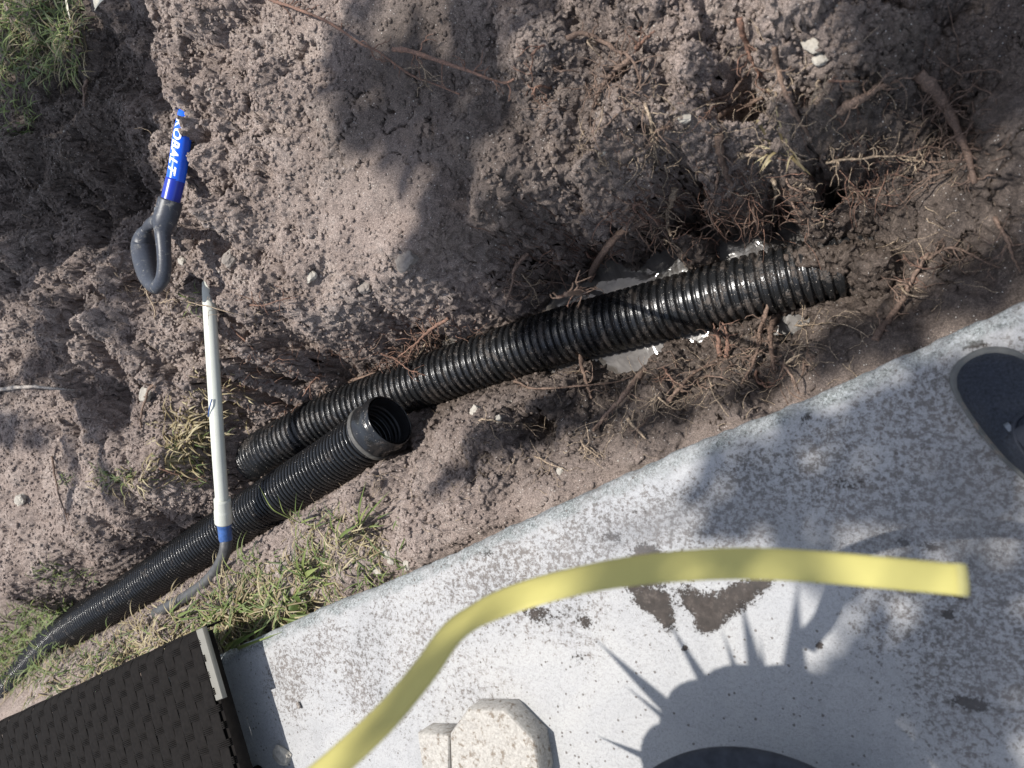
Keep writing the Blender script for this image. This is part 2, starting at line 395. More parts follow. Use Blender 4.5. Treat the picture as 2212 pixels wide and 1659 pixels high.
# edge of the spoil heap against which the spade leans
edge = [(335, -60), (345, 30), (350, 120), (385, 200), (402, 260), (405, 330), (408, 400), (414, 460), (425, 520), (438, 580), (452, 625)]
cp(.125, *[(a + 10, b) for a, b in edge[:-3]]); cp(.12, *[(a + 45, b) for a, b in edge[:-3]]); cp(.01, (450, 580), (466, 625), (480, 660))
cp(-.06, *[(a - 22, b) for a, b in edge[:6]]); cp(-.07, *[(a - 10, b) for a, b in edge[6:]]); cp(-.10, (440, 660), (430, 640), (400, 620))
cp(-.05, (480, 720), (500, 700)); cp(-.10, (505, 760), (540, 800)); cp(-.06, (440, 740), (430, 850), (445, 950)); cp(-.13, (500, 850), (490, 930))
# left ground
cp(-.03, (60, 60), (140, 120), (20, 150), (0, -80), (-200, 0), (-200, 200), (200, 60)); cp(-.07, (230, 120), (280, 200), (220, 260)); cp(-.11, (300, 350), (250, 330), (330, 450), (290, 430), (250, 480))
cp(-.05, (120, 300), (60, 350), (40, 500), (-150, 500)); cp(-.10, (180, 520), (220, 600)); cp(-.03, (20, 640), (80, 620), (140, 650), (200, 690)); cp(-.12, (120, 760), (30, 760), (220, 790), (60, 900))
cp(-.07, (280, 650), (340, 720), (300, 800)); cp(-.16, (260, 860)); cp(-.09, (330, 950), (200, 880)); cp(-.14, (150, 960), (120, 1050), (220, 980)); cp(-.10, (40, 1000), (0, 1100), (60, 1180), (160, 1150), (-200, 1000), (-200, 1250))
cp(-.11, (380, 1000), (300, 1050), (400, 1080)); cp(-.15, (350, 1150), (280, 1130), (420, 1120)); cp(-.20, (330, 1200), (240, 1220), (160, 1210)); cp(-.13, (160, 1170), (90, 1230), (20, 1290))
# trench of the near pipe
cp(-.36, (130, 1325), (60, 1390), (200, 1300), (0, 1440)); cp(-.34, (300, 1240), (380, 1180), (450, 1120)); cp(-.30, (540, 1040))
cp(-.34, (120, 1360), (220, 1330), (310, 1265), (400, 1200), (490, 1140), (580, 1080), (20, 1480), (-60, 1540)); cp(-.26, (680, 1030), (760, 980)); cp(-.25, (800, 960))
# ground between near pipe and slab
cp(-.16, (160, 1400), (250, 1365)); cp(-.17, (340, 1300), (430, 1235)); cp(-.13, (520, 1180), (600, 1130), (680, 1085)); cp(-.14, (750, 1045), (810, 1010)); cp(-.07, (600, 1200), (500, 1260), (430, 1300), (700, 1220), (350, 1360)); cp(-.08, (200, 1430), (80, 1500))
for a, b in ((-3.6, -1.2), (-3.6, 0), (-3.6, 1.2), (-3, 1.9), (-2, 1.9), (-1, 1.8), (0, 1.6), (1, 1.2), (1, 0), (1, -1), (-3, -1.8), (0, -1.8)): ctrl.append((a, b, -.03 if a < -1.5 else .0))
ctrl.append((1.0, 0.3, -.1))
for a in np.linspace(0, 2 * math.pi, 12, endpoint=False): ctrl.append((-1.3 + 9 * math.cos(a), 9 * math.sin(a), -.04))
C = np.array(ctrl); d = np.hypot(C[:, None, 0] - C[None, :, 0], C[:, None, 1] - C[None, :, 1])
A = np.zeros((len(C) + 1,) * 2); A[:-1, :-1] = -np.sqrt(d * d + .012 ** 2); A[:-1, :-1] -= np.eye(len(C)) * .01; A[:-1, -1] = 1; A[-1, :-1] = 1
wts = np.linalg.solve(A, np.r_[C[:, 2], 0])
X0, X1, Y0, Y1, DG = -4.2, 1.2, -2.0, 2.1, .02
gx = np.arange(X0, X1 + DG, DG); gy = np.arange(Y0, Y1 + DG, DG)
GX, GY = np.meshgrid(gx, gy)
MG = np.full(GX.shape, wts[-1])
for k in range(len(C)): MG -= wts[k] * np.sqrt((GX - C[k, 0]) ** 2 + (GY - C[k, 1]) ** 2 + .012 ** 2)
MG = np.clip(MG, -.45, .18)
def bil(G, x, y):
    fx = np.clip((x - X0) / DG, 0, G.shape[1] - 1.001); fy = np.clip((y - Y0) / DG, 0, G.shape[0] - 1.001)
    i = fx.astype(int); j = fy.astype(int); u = fx - i; v = fy - j
    u = u * u * (3 - 2 * u) * .5 + u * .5; v = v * v * (3 - 2 * v) * .5 + v * .5
    return (G[j, i] * (1 - u) + G[j, i + 1] * u) * (1 - v) + (G[j + 1, i] * (1 - u) + G[j + 1, i + 1] * u) * v
def blobs(x, y, items, z=-.05):
    """sum of soft patches given by photo points: (px, py, radius m x, radius m y, angle deg, value)"""
    r = np.zeros_like(x)
    for px, py, rx, ry, a, val in items:
        c = P(px, py, z); a = math.radians(a); dx = x - c.x; dy = y - c.y
        u = (dx * math.cos(a) + dy * math.sin(a)) / rx; v = (-dx * math.sin(a) + dy * math.cos(a)) / ry
        r += val * np.exp(-(u * u + v * v))
    return r
ROUGH = [(800, 480, .35, .15, 0, -.35), (150, 400, .8, .5, 0, .7), (200, 650, .4, .3, 0, .9), (600, 200, .4, .5, 0, .5), (1400, 150, .35, .3, 0, .5), (1700, 250, .3, .25, 0, .6), (300, 1200, .3, .2, 25, .8), (500, 800, .4, .2, 0, .3), (1100, 930, .2, .1, 25, .6),
         (950, 200, .2, .3, -30, -.6), (2050, 500, .3, .2, 25, -.85), (2100, 600, .3, .1, 25, -.4), (1300, 1000, .3, .05, 25, -.3)]
MOIST_SHADE = [(200, 150, .3, .3, 0, .6), (100, 350, .55, .35, 0, .85), (80, 800, .4, .12, 0, .3), (1230, 230, .30, .32, -10, .55), (1650, 300, .35, .25, 0, .08), (930, 200, .11, .28, -50, .8), (1050, 400, .15, .2, 0, .5), (1800, 200, .2, .2, 0, -.25), (1560, 120, .05, .12, 0, -.6), (1900, 470, .5, .25, 20, .42), (1500, 620, .6, .12, 25, .9), (1250, 900, .35, .1, 25, .45),  # damp soil, plus shade painted into the colour at far left and upper centre
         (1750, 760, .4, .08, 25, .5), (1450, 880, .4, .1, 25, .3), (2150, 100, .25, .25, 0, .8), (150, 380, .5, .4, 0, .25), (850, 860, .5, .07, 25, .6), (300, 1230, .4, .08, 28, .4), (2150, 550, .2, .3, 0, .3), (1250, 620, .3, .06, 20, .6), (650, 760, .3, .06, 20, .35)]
def PL(l, dz): return [(*P(a, b, z)[:2], z + dz) for a, b, z in l]
CAPS = [
 (PL([(560, 985, -.29), (640, 940, -.285), (710, 903, -.29), (850, 848, -.30), (950, 812, -.305), (1150, 745, -.31), (1350, 689, -.31), (1550, 637, -.31), (1690, 603, -.315)], -.015), .062, 2.5),
 (PL([(1690, 622, -.315), (1760, 610, -.32), (1860, 588, -.325)], -.02), .036, 2.5),
 (PL([(-90, 1600, -.40), (25, 1487, -.345), (70, 1438, -.32), (130, 1378, -.29)], -.0), .026, 2.5),
 (PL([(150, 1365, -.30), (200, 1330, -.300), (300, 1270, -.285), (400, 1203, -.262), (500, 1138, -.240), (600, 1072, -.215), (700, 1008, -.190), (775, 958, -.168), (842, 908, -.150)], -.020), .064, 2.2),
 (PL([(451, 640, -.028), (461, 800, -.02), (471, 960, -.03), (480, 1085, -.055), (487, 1150, -.085)], -.012), .026, 3),
 (PL([(487, 1150, -.085), (488, 1172, -.092), (483, 1200, -.098), (467, 1232, -.105), (440, 1262, -.105), (405, 1287, -.10), (368, 1308, -.095)], -.008), .022, 3),
 (PL([(392, 268, .100), (383, 310, .104), (378, 340, .106)], -.016), .008, 6),
 (PL([(376, 372, .108), (372, 418, .112), (356, 482, .116), (350, 606, .108), (310, 560, .06), (310, 500, .06)], -.020), .036, 2.5),
 (PL([(340, 140, .06), (360, 250, .06), (350, 330, .06), (340, 420, .06)], -.05), .025, 1.5)]
def height(x, y):
    m = bil(MG, x + .012 * fbm(x * 11, y * 11, 5, 3), y + .012 * fbm(x * 11, y * 11, 9, 3))
    rg = np.clip(.55 + blobs(x, y, ROUGH), .12, 1.4)
    s_, n_ = slab_sn(x, y); near = sstep(-.02, -.12, n_)           # calm next to the slab
    rg = rg * (.35 + .65 * near)
    h = m + rg * (.026 * fbm(x * 5, y * 5, 1, 3) + .010 * fbm(x * 19, y * 19, 2, 3))
    wx = x + .006 * fbm(x * 40, y * 40, 3, 2); wy = y + .006 * fbm(x * 40, y * 40, 4, 2)
    big = lumps(wx * 13, wy * 13, 20, .45) / 13
    mid = lumps(wx * 34, wy * 34, 30, .6) / 34; sm = lumps(wx * 85, wy * 85, 40, .75) / 85
    gate = sstep(-.25, .45, fbm(x * 3.1 + 9, y * 3.1, 95, 3)); h += rg * (.9 * big + (.08 + .55 * gate) * mid + (.08 + .30 * gate) * sm)
    h += rg * .007 * np.abs(fbm(wx * 26, wy * 26, 96, 4, .6))
    h += (rg * .6 + .15) * (.0045 * fbm(x * 90, y * 90, 50, 4, .75))
    h -= np.clip(rg - .35, 0, 1) * .075 * sstep(.18, .62, perlin(x * 5.2 + 4, y * 5.2, 91)); h -= np.clip(rg - .3, 0, 1) * .035 * sstep(.2, .5, perlin(x * 14, y * 14 + 8, 92))
    crk = np.abs(fbm(x * 9 + 3, y * 9, 60, 3)); h -= .018 * (1 - sstep(0, .035, crk)) * sstep(.1, .4, fbm(x * 2.3, y * 2.3, 61, 2) + .2)
    for pl, r_c, k_c in CAPS:
        x0, x1, y0, y1 = min(p[0] for p in pl) - .25, max(p[0] for p in pl) + .25, min(p[1] for p in pl) - .25, max(p[1] for p in pl) + .25
        sel = (x > x0) & (x < x1) & (y > y0) & (y < y1)
        if not sel.any(): continue
        xx, yy = x[sel], y[sel]; cap = np.full(xx.shape, 9.0)
        for (ax_, ay_, az_), (bx_, by_, bz_) in zip(pl[:-1], pl[1:]):
            L2 = (bx_ - ax_) ** 2 + (by_ - ay_) ** 2 + 1e-9; t_ = np.clip(((xx - ax_) * (bx_ - ax_) + (yy - ay_) * (by_ - ay_)) / L2, 0, 1)
            dd = np.hypot(xx - ax_ - t_ * (bx_ - ax_), yy - ay_ - t_ * (by_ - ay_)); cap = np.minimum(cap, az_ + t_ * (bz_ - az_) + k_c * np.maximum(0, dd - r_c))
        hs = h[sel]; h[sel] = np.minimum(hs, cap + .25 * np.clip(hs - cap, 0, .02))
    fl = np.full(x.shape, -9.0); FLP = PL([(1675, 572, -.275), (1740, 560, -.250), (1800, 552, -.235), (1845, 552, -.22), (1900, 570, -.18)], 0)
    for (ax_, ay_, az_), (bx_, by_, bz_) in zip(FLP[:-1], FLP[1:]):
        L2 = (bx_ - ax_) ** 2 + (by_ - ay_) ** 2; t_ = np.clip(((x - ax_) * (bx_ - ax_) + (y - ay_) * (by_ - ay_)) / L2, 0, 1); dd = np.hypot(x - ax_ - t_ * (bx_ - ax_), y - ay_ - t_ * (by_ - ay_)); fl = np.maximum(fl, az_ + t_ * (bz_ - az_) - 2.4 * np.maximum(0, dd - .012))
    h = np.maximum(h, fl + .012 * fbm(x * 45, y * 45, 97, 4, .6))
    far = sstep(3.2, 8, np.hypot(x + 1.3, y)); h = h * (1 - far) + far * (-.04 + .02 * fbm(x * .7, y * .7, 8, 2))
    under = sstep(0.0, .03, n_); h = h * (1 - under) + under * np.minimum(h, -.13)
    return h
def axis(lo, hi, f):
    a = [lo]
    while a[-1] < hi: a.append(a[-1] + f(a[-1]))
    return np.array(a)
def grow(s0, n=40, q=1.22): return np.cumsum(s0 * q ** np.arange(n))
xs = axis(-3.0, .22, lambda x: .0019 + .0012 * max(0, -x)); ys = axis(-1.0, 1.42, lambda y: .0023 + .0004 * abs(y))
gl = grow(.006, 42); gl = gl[gl < 60]
xs = np.r_[xs[0] - gl[::-1], xs, xs[-1] + gl]; ys = np.r_[ys[0] - gl[::-1], ys, ys[-1] + gl]
XX, YY = np.meshgrid(xs, ys)
HH = height(XX, YY)
slope = np.hypot(*np.gradient(HH, ys, xs)); amp = .0045 * np.clip(slope, .15, 2.2) * (sstep(-2.95, -2.85, XX) * sstep(.2, .12, XX))
DX = amp * (perlin(YY * 55 + 3, HH * 55, 80) + .6 * perlin(YY * 130, HH * 130 + 5, 81)); DY = amp * (perlin(XX * 55 + 7, HH * 55, 82) + .6 * perlin(XX * 130, HH * 130 + 2, 83))
me = np_mesh('ground', np.stack([XX + DX, YY + DY, HH], -1).reshape(-1, 3), grid_quads(len(ys), len(xs)))
trough = sstep(-.2, -.36, HH) * .6
crest = HH - bil(MG, XX, YY)
attr(me, 'moist_shade', np.clip(-.08 + blobs(XX, YY, MOIST_SHADE) + trough - 9 * np.clip(crest - .02, 0, .02), 0, 1))
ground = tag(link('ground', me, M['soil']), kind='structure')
def hz(x, y):
    i = np.clip(np.searchsorted(xs, x) - 1, 0, len(xs) - 2); j = np.clip(np.searchsorted(ys, y) - 1, 0, len(ys) - 2)
    u = (x - xs[i]) / (xs[i + 1] - xs[i]); v = (y - ys[j]) / (ys[j + 1] - ys[j])
    return (HH[j, i] * (1 - u) + HH[j, i + 1] * u) * (1 - v) + (HH[j + 1, i] * (1 - u) + HH[j + 1, i + 1] * u) * v
def G(px, py, lift=0.0):
    """the point of the ground seen at a point of the photograph"""
    d = ray(px, py); z = np.arange(.25, -.45, -.003); s = (z - H) / d[2]
    hx = hz(d[0] * s, d[1] * s); k = np.argmax(z <= hx)
    return np.array([d[0] * s[k], d[1] * s[k], z[k] + lift])

# ------------------------------------------------------------------ concrete slab
ss = np.arange(-.9, 3.2, .0045); prof = [(-.001, -.16), (-.003, -.12), (-.003, -.06)]
for a in np.linspace(0, 90, 9): prof.append((-.004 + .024 * (1 - math.cos(math.radians(a))), -.024 + .024 * math.sin(math.radians(a))))
nn = np.r_[np.arange(.024, .9, .004), grow(.006, 30)[grow(.006, 30) < 8] + .9]
pn = np.r_[[p[0] for p in prof], nn]; pz = np.r_[[p[1] for p in prof], np.zeros(len(nn))]
S2, N2 = np.meshgrid(np.r_[ss[0] - grow(.006)[grow(.006) < 12][::-1], ss, ss[-1] + grow(.006)[grow(.006) < 12]], pn); Z2 = np.repeat(pz[:, None], S2.shape[1], 1)
wob = .006 * fbm(S2 * 2.2, S2 * 0 + 3, 70, 3) + .0025 * fbm(S2 * 30, N2 * 30 + Z2 * 40, 71, 3)
edg = sstep(.05, 0, N2)
WX = E0.x + ev[0] * S2 + en[0] * (N2 + wob * edg); WY = E0.y + ev[1] * S2 + en[1] * (N2 + wob * edg)
Z2 = Z2 + edg * .0022 * fbm(S2 * 60, N2 * 60, 72, 3) + .0012 * fbm(S2 * 4, N2 * 4, 73, 3)
DIRT = [(1350, 1150, .25, .06, 24, .14), (1050, 1240, .25, .08, 24, .16), (1250, 1330, .22, .10, 0, .16), (1480, 1560, .3, .15, 0, -.12), (800, 1240, 1.0, .022, 24, .26), (1700, 850, .7, .015, 24, .2), (1900, 950, .25, .1, 0, -.06), (1700, 1400, .2, .08, 0, -.08), (1830, 1080, .25, .10, 0, .12), (700, 1420, .3, .12, 20, .22), (2100, 1150, .2, .2, 0, .25), (1900, 900, .3, .05, 25, .25), (1600, 1120, .2, .06, 20, .2), (2150, 1500, .15, .15, 0, .25), (1000, 1450, .2, .1, 20, .15)]
MUD = [(1395, 1190, .03, .02, 0, .55), (1560, 1200, .04, .012, 10, .5), (1440, 1260, .09, .03, 10, .3), (1200, 1330, .05, .02, 25, .45), (1260, 1180, .05, .02, 20, .35), (1050, 1170, .08, .012, 25, .35), (1400, 1100, .06, .015, 25, .3), (1300, 1010, .0, .0, 0, 0) if 0 else (1320, 1120, .05, .01, 25, .3), (1400, 1210, .028, .02, 10, 1.0), (1470, 1200, .014, .01, 0, .9), (1360, 1235, .012, .02, 0, .9), (1500, 1215, .02, .012, 0, .8), (1500, 1300, .03, .02, -35, .8), (1435, 1325, .02, .04, 20, .95), (1400, 1300, .03, .02, 0, .9), (1570, 1305, .05, .024, 20, .95), (1630, 1265, .04, .014, 20, .9), (1530, 1350, .03, .016, 30, .85), (1370, 1255, .02, .015, 0, .8),
       (1325, 1160, .02, .012, 0, .7), (1150, 1320, .03, .02, 0, .7), (1050, 1195, .03, .01, 20, .6), (1480, 1400, .006, .006, 0, 1.0), (1770, 1395, .006, .007, 0, 1.2), (2050, 1330, .009, .01, 0, 1.0), (2100, 1520, .03, .012, 0, 1.0), (2070, 1290, .01, .005, 0, 1.0), (1250, 1420, .02, .012, 0, .6), (1265, 1345, .02, .015, 0, .8), (2010, 1180, .02, .01, 0, .7), (1950, 1170, .01, .008, 0, .9), (2105, 745, .02, .008, 10, .9), (1830, 1045, .03, .012, 0, .6), (1740, 905, .02, .012, 30, .6)]
WETS = [(1900, 1180, .22, .06, 0, 1.0), (1700, 1130, .10, .05, 0, .35), (2120, 1080, .12, .1, 0, .8), (1420, 1130, .12, .04, 20, .8), (1300, 1170, .1, .04, 20, .5), (1180, 1090, .1, .02, 25, .5), (2000, 1530, .1, .1, 0, .35), (2150, 1430, .06, .14, 0, .4)]
mud0 = np.clip(blobs(WX, WY, MUD, 0), 0, 1.2); mud = mud0 * (.75 + .5 * fbm(WX * 45, WY * 45, 74, 3)); dirt = .38 + blobs(WX, WY, DIRT, 0) + .16 * fbm(WX * 7.5, WY * 3.5, 75, 3)
Z2 = Z2 + .0025 * sstep(.45, .6, mud)
me = np_mesh('patio_slab', np.stack([WX, WY, Z2], -1).reshape(-1, 3), grid_quads(*S2.shape)[:, ::-1])
attr(me, 'dirt', np.clip(dirt, .02, .66)); attr(me, 'mud', mud0); attr(me, 'wet', np.clip(blobs(WX, WY, WETS, 0) * (.8 + .6 * fbm(WX * 9, WY * 9, 76, 2)), 0, 1))
attr(me, 'edge', np.clip(1.25 * sstep(.030, .012, N2 + .006 * fbm(WX * 25, WY * 25, 77, 2)), 0, 1))
slab = tag(link('patio', me, M['slab']), kind='structure')

# ------------------------------------------------------------------ water in the trench
bm_ = MB(); wxs = np.linspace(-1.3, -.1, 60); wys = np.linspace(-.25, .45, 40)
wv = np.array([(a, b, -.338) for b in wys for a in wxs]); bm_.add(wv, grid_quads(40, 60))
water = tag(bm_.build('water', M['water']), kind='structure')

# ------------------------------------------------------------------ corrugated drain pipes
def corrugated(path, pitch, ro, ri, crest=.62, step=12, sides=72, lines=True, tail=0):
    fine, s = resample(spline(path, 30), pitch / step)
    ph = (s / pitch) % 1.0
    x = np.abs(ph - .5) * 2                     # 0 at the crest's middle, 1 in the groove
    f = 1 - sstep(crest - .18, crest + .18, x)
    r = ri + (ro - ri) * f
    if lines: r = r + .0007 * np.cos(ph * 2 * math.pi * 6) * f
    return fine, s, r
def pipe_mesh(fine, r, sides=72, dent=0.0):
    n = len(fine); t_, b_, n_ = frames(fine); a = np.linspace(0, 2 * math.pi, sides, endpoint=False)
    R = r[:, None] * (1 + dent * np.cos(2 * a + 1.0)[None, :])
    v = fine[:, None, :] + R[..., None] * (np.cos(a)[None, :, None] * b_[:, None, :] + np.sin(a)[None, :, None] * n_[:, None, :])
    return v.reshape(-1, 3), grid_quads(n, sides, True)
PA = [P(545, 1003, -.36), P(575, 975, -.30), P(640, 940, -.285), P(710, 903, -.29), P(850, 848, -.30), P(950, 812, -.305), P(1050, 778, -.31), P(1150, 745, -.31), P(1250, 715, -.31), P(1350, 689, -.31), P(1450, 663, -.31), P(1550, 637, -.31), P(1650, 612, -.31), P(1740, 590, -.315), P(1830, 568, -.325), P(1930, 545, -.36)]
fa, sa, ra = corrugated([tuple(p) for p in PA], .0178, .0640, .0560)
v, q = pipe_mesh(fa, ra, 80)
o_pa = empty('drain_pipe', P(1200, 740, -.37)); tag(o_pa, 'long black corrugated drain pipe lying wet in the trench bottom, its far end under soil', 'drain pipe')
mb = MB(); mb.add(v, q); w_ = mb.build('pipe_wall', M['pipe_a'], o_pa)
muck = np.repeat(np.interp(fa[:, 0], [-1.6, -1.1, -.85, -.5, -.25], [.35, .4, 1.0, .45, 1.2]), 80); attr(w_.data, 'muck', muck)
# drain slots, their dark openings painted as black ovals on the crests
t_, b_, n_ = frames(fa)
def slot(parent, fine, T, B, N, r, idx, ang, length=.020, width=.0042):
    c = fine[idx]; a = math.radians(ang); pts = []
    k = 14; mbs = MB(); ring = []
    for i in range(24):
        th = 2 * math.pi * i / 24; du = math.cos(th) * length / 2; dv = math.sin(th) * width / 2
        if abs(du) > length / 2 - width / 2: pass
        aa = a + du / r; ring.append(c + (r + .0006) * (math.cos(aa) * B[idx] + math.sin(aa) * N[idx]) + T[idx] * dv)
    ring = np.array(ring); mid = c + (r + .0008) * (math.cos(a) * B[idx] + math.sin(a) * N[idx])
    inner = mid + (ring - mid) * .96 - (mid - c) / np.linalg.norm(mid - c) * .0015
    mbs.add(np.vstack([ring, mid]), None, [[24, i, (i + 1) % 24] for i in range(24)])
    mbs.build('drain_slot', M['slot'], parent)
per = .0178
for k, ang in ((30, 72), (33, 70), (36, 72), (39, 70), (42, 72), (45, 71), (48, 72), (51, 70)):
    idx = int(round((k + .5) * per / (per / 12)))
    if idx < len(fa): slot(o_pa, fa, t_, b_, n_, .0642, idx, ang + 35)
for k, ang in ((8, 60), (11, 62), (14, 61)):
    idx = int((k + .5) * 12); slot(o_pa, fa, t_, b_, n_, .0642, idx, ang + 40, .016)

END = P(842, 908, -.150)
PB = [P(-90, 1600, -.46), P(-20, 1525, -.43), P(25, 1487, -.40), P(70, 1438, -.375), P(130, 1378, -.34), P(200, 1330, -.305), P(300, 1270, -.285), P(400, 1203, -.262), P(500, 1138, -.240), P(600, 1072, -.215), P(700, 1008, -.190), P(775, 958, -.168)]
PB = [tuple(p) for p in PB]
CUFF = Vector(PB[-1]) + (Vector(END) - Vector(PB[-1])) * .45
fb, sb, rb = corrugated(PB + [tuple(CUFF)], .0142, .0640, .0525, .44, 11, 72, False)
v, q = pipe_mesh(fb, rb, 80, .02)
o_pb = empty('drain_pipe', P(700, 1010, -.25)); tag(o_pb, 'black corrugated drain pipe with an open mouth, coming out of the grass', 'drain pipe')
mb = MB(); mb.add(v, q); w_ = mb.build('pipe_wall', M['pipe_b'], o_pb)
attr(w_.data, 'muck', np.repeat(np.interp(fb[:, 0], [-2.4, -1.5, -.8], [1.0, .5, .9]), 80))
# inner wall (seen through the mouth)
cl = np.array([tuple(CUFF), tuple(END)]); back = fb[-160:]
inner = np.vstack([back, spline(cl, 8)[1:]]); inner, s_in = resample(inner, .0011)
ri_ = .0535 + .0035 * (.5 + .5 * np.cos(s_in / .0142 * 2 * math.pi)); L_in = s_in[-1]; ri_[s_in > L_in - .030] = .0572
v, q = pipe_mesh(inner, ri_, 80, .02); mb = MB(); mb.add(v, q[:, ::-1]); mb.build('pipe_lining', M['pipe_in'], o_pb)
# smooth cuff with wall thickness, and the paler band behind it
ax = spline(cl, 10)
def ring_solid(path, ro, ri, sides=80, cutslant=None):
    p, s = resample(path, .002); n = len(p); t1, b1, n1 = frames(p)
    # constant frame
    b1[:] = b1[n // 2]; n1[:] = n1[n // 2]; a = np.linspace(0, 2 * math.pi, sides, endpoint=False)
    ro = np.full(n, ro) if np.isscalar(ro) else ro(s); outer = []
    dent = 1 + .02 * np.cos(2 * a + 1) + .006 * np.sin(5 * a)
    def ringv(c, r): return c + (r * dent)[:, None] * (np.cos(a)[:, None] * b1[0] + np.sin(a)[:, None] * n1[0])
    rows = [ringv(p[i], ro[i]) for i in range(n)] + [ringv(p[-1], (ro[-1] + ri) / 2) + t1[-1] * .0015] + [ringv(p[i], ri) for i in range(n - 1, -1, -1)]
    return np.array(rows).reshape(-1, 3), grid_quads(len(rows), sides, True)
L_ = (Vector(END) - CUFF).length
v, q = ring_solid(ax, lambda s: .0655 + .0012 * np.cos(s / L_ * 9) - .0018 * (s > L_ * .80), .0595); mb = MB(); mb.add(v, q)
c_ = mb.build('cuff', M['pipe_b'], o_pb); attr(c_.data, 'muck', np.full(len(c_.data.vertices), .55))
v, q = ring_solid(spline(np.array([CUFF - (Vector(END) - CUFF).normalized() * .002, CUFF + (Vector(END) - CUFF).normalized() * .008]), 6), .0688, .063); mb = MB(); mb.add(v, q); mb.build('retaining_band', M['band'], o_pb)
# stub lug on the coupling
lug = P(795, 868, -.10); mb = MB(); d_ = (Vector(END) - Vector(PB[-1])).normalized()
for k in range(3):
    cc = Vector(PB[-1]) + d_ * (.012 + .007 * k) + Vector((-.012, .048, .032))
    v, q, tr = tube([cc - Vector((.010, 0, 0)), cc + Vector((.010, .002, 0))], .0035, 10); mb.add(v, q, tr)
mb.build('coupling_clip', M['band'], o_pb)

# ------------------------------------------------------------------ white pvc riser, blue joint, black hose
o_pv = empty('water_pipe', P(470, 900, -.02)); tag(o_pv, 'white plastic pipe with blue cement crossing the trench and joined to a black hose', 'water pipe')
pv = [P(451, 612, -.035), P(452, 650, -.02), P(461, 800, -.02), P(471, 960, -.03), P(480, 1085, -.055)]
pv3 = spline([tuple(p) for p in pv], 12)
v, q, tr = tube(pv3, .0163, 28); mb = MB(); mb.add(v, q, tr); mb.build('straight_pipe', M['pvc'], o_pv)
cz = [P(480, 1078, -.052), P(483, 1128, -.072)]; c3 = spline([tuple(p) for p in cz], 20)
v, q, tr = tube(c3, np.where(np.arange(len(c3)) < 9, .0205, .0218) - np.where(np.arange(len(c3)) == 9, .001, 0), 32); mb = MB(); mb.add(v, q, tr); mb.build('coupling', M['pvc'], o_pv)
v, q, tr = tube(spline([tuple(P(483.5, 1126, -.071)), tuple(P(488, 1168, -.084))], 8), np.r_[.0170, .0190, np.full(6, .0172), .0158], 24); mb = MB(); mb.add(v, q, tr); mb.build('blue_joint', M['primer'], o_pv)
hp = [P(488, 1163, -.084), P(488, 1176, -.082), P(483, 1200, -.082), P(467, 1232, -.085), P(440, 1262, -.083), P(405, 1287, -.080), P(368, 1308, -.078), P(352, 1316, -.085), P(338, 1324, -.12)]
v, q, tr = tube(spline([tuple(p) for p in hp], 10), .0150, 20); mb = MB(); mb.add(v, q, tr); hs = mb.build('hose', M['hose'], o_pv)
for a_, b_2 in (((443, 1259), (440, 1262)), ((418, 1278), (415, 1280))):
    p0 = np.array(P(*a_, -.083)); p1 = np.array(P(*b_2, -.083)); v, q, tr = tube([p0, p1], .0154, 20); mb = MB(); mb.add(v, q, tr); keep(mb.build('hose_seam', M['band']), o_pv)
mb = MB(); ps = [P(460, 862, -.008), P(455, 880, -.004), P(452, 900, -.010), P(456, 868, -.006)]
v, q, tr = tube(spline([np.array(p) + (0, 0, .003) for p in ps[:3]], 8), .0016, 6); mb.add(v, q, tr); mb.build('blue_drip', M['primer'], o_pv)

# ------------------------------------------------------------------ spade
o_sp = empty('spade', P(370, 420, .05)); tag(o_sp, 'blue shafted spade with a dark grey D grip leaning on the soil heap, blade buried', 'spade')
def T3(l): return [tuple(P(a, b, z)) for a, b, z in l]
v, q, tr = tube(spline(T3([(455, 70, .03), (444, 115, .055), (411, 225, .098), (395, 290, .113), (386, 350, .118), (379, 392, .12)]), 12), 0.0205, 32); mb = MB(); mb.add(v, q, tr); mb.build('shaft', M['blue'], o_sp)
v, q, tr = tube(spline(T3([(379, 388, .12), (372, 418, .122), (366, 445, .124)]), 8), 0.0212, 32); mb = MB(); mb.add(v, q, tr); mb.build('shaft_sleeve', M['blue2'], o_sp)
mb = MB()
def rtube(pts, rads, fl=1.0, sd=24):
    p = spline([(*P(a, b, z), r) for (a, b, z), r in zip(pts, rads)], 8); v, q, tr = tube(p[:, :3], p[:, 3], sd, True, fl); mb.add(v, q, tr)
rtube([(369, 432, .124), (362, 458, .125), (355, 480, .126), (352, 505, .126), (354, 540, .126), (355, 575, .122), (350, 604, .118), (337, 622, .110)], [.0270, .0270, .0255, .0185, .0160, .0158, .0155, .0150])
rtube([(358, 470, .123), (338, 478, .115), (324, 485, .10), (314, 496, .075)], [.022, .016, .013, .010])
rtube([(316, 494, .085), (312, 512, .07), (311, 532, .065), (315, 562, .07), (322, 592, .085), (330, 612, .10), (339, 622, .110)], [.011, .024, .030, .030, .027, .021, .015], 1.0)
mb.build('handle_grip', M['grip'], o_sp)
mb = MB(); p = P(351, 462, .108); 
p = P(339, 453, .135); v, q, tr = tube([p + Vector((0, 0, -.006)), p + Vector((-.004, 0, .004))], .0055, 12); mb.add(v, q, tr); mb.build('screw', M['steel'], o_sp)
v, q, tr = tube(spline(T3([(452, 72, .05), (462, 20, .03), (470, -30, .0)]), 6), .017, 20); 
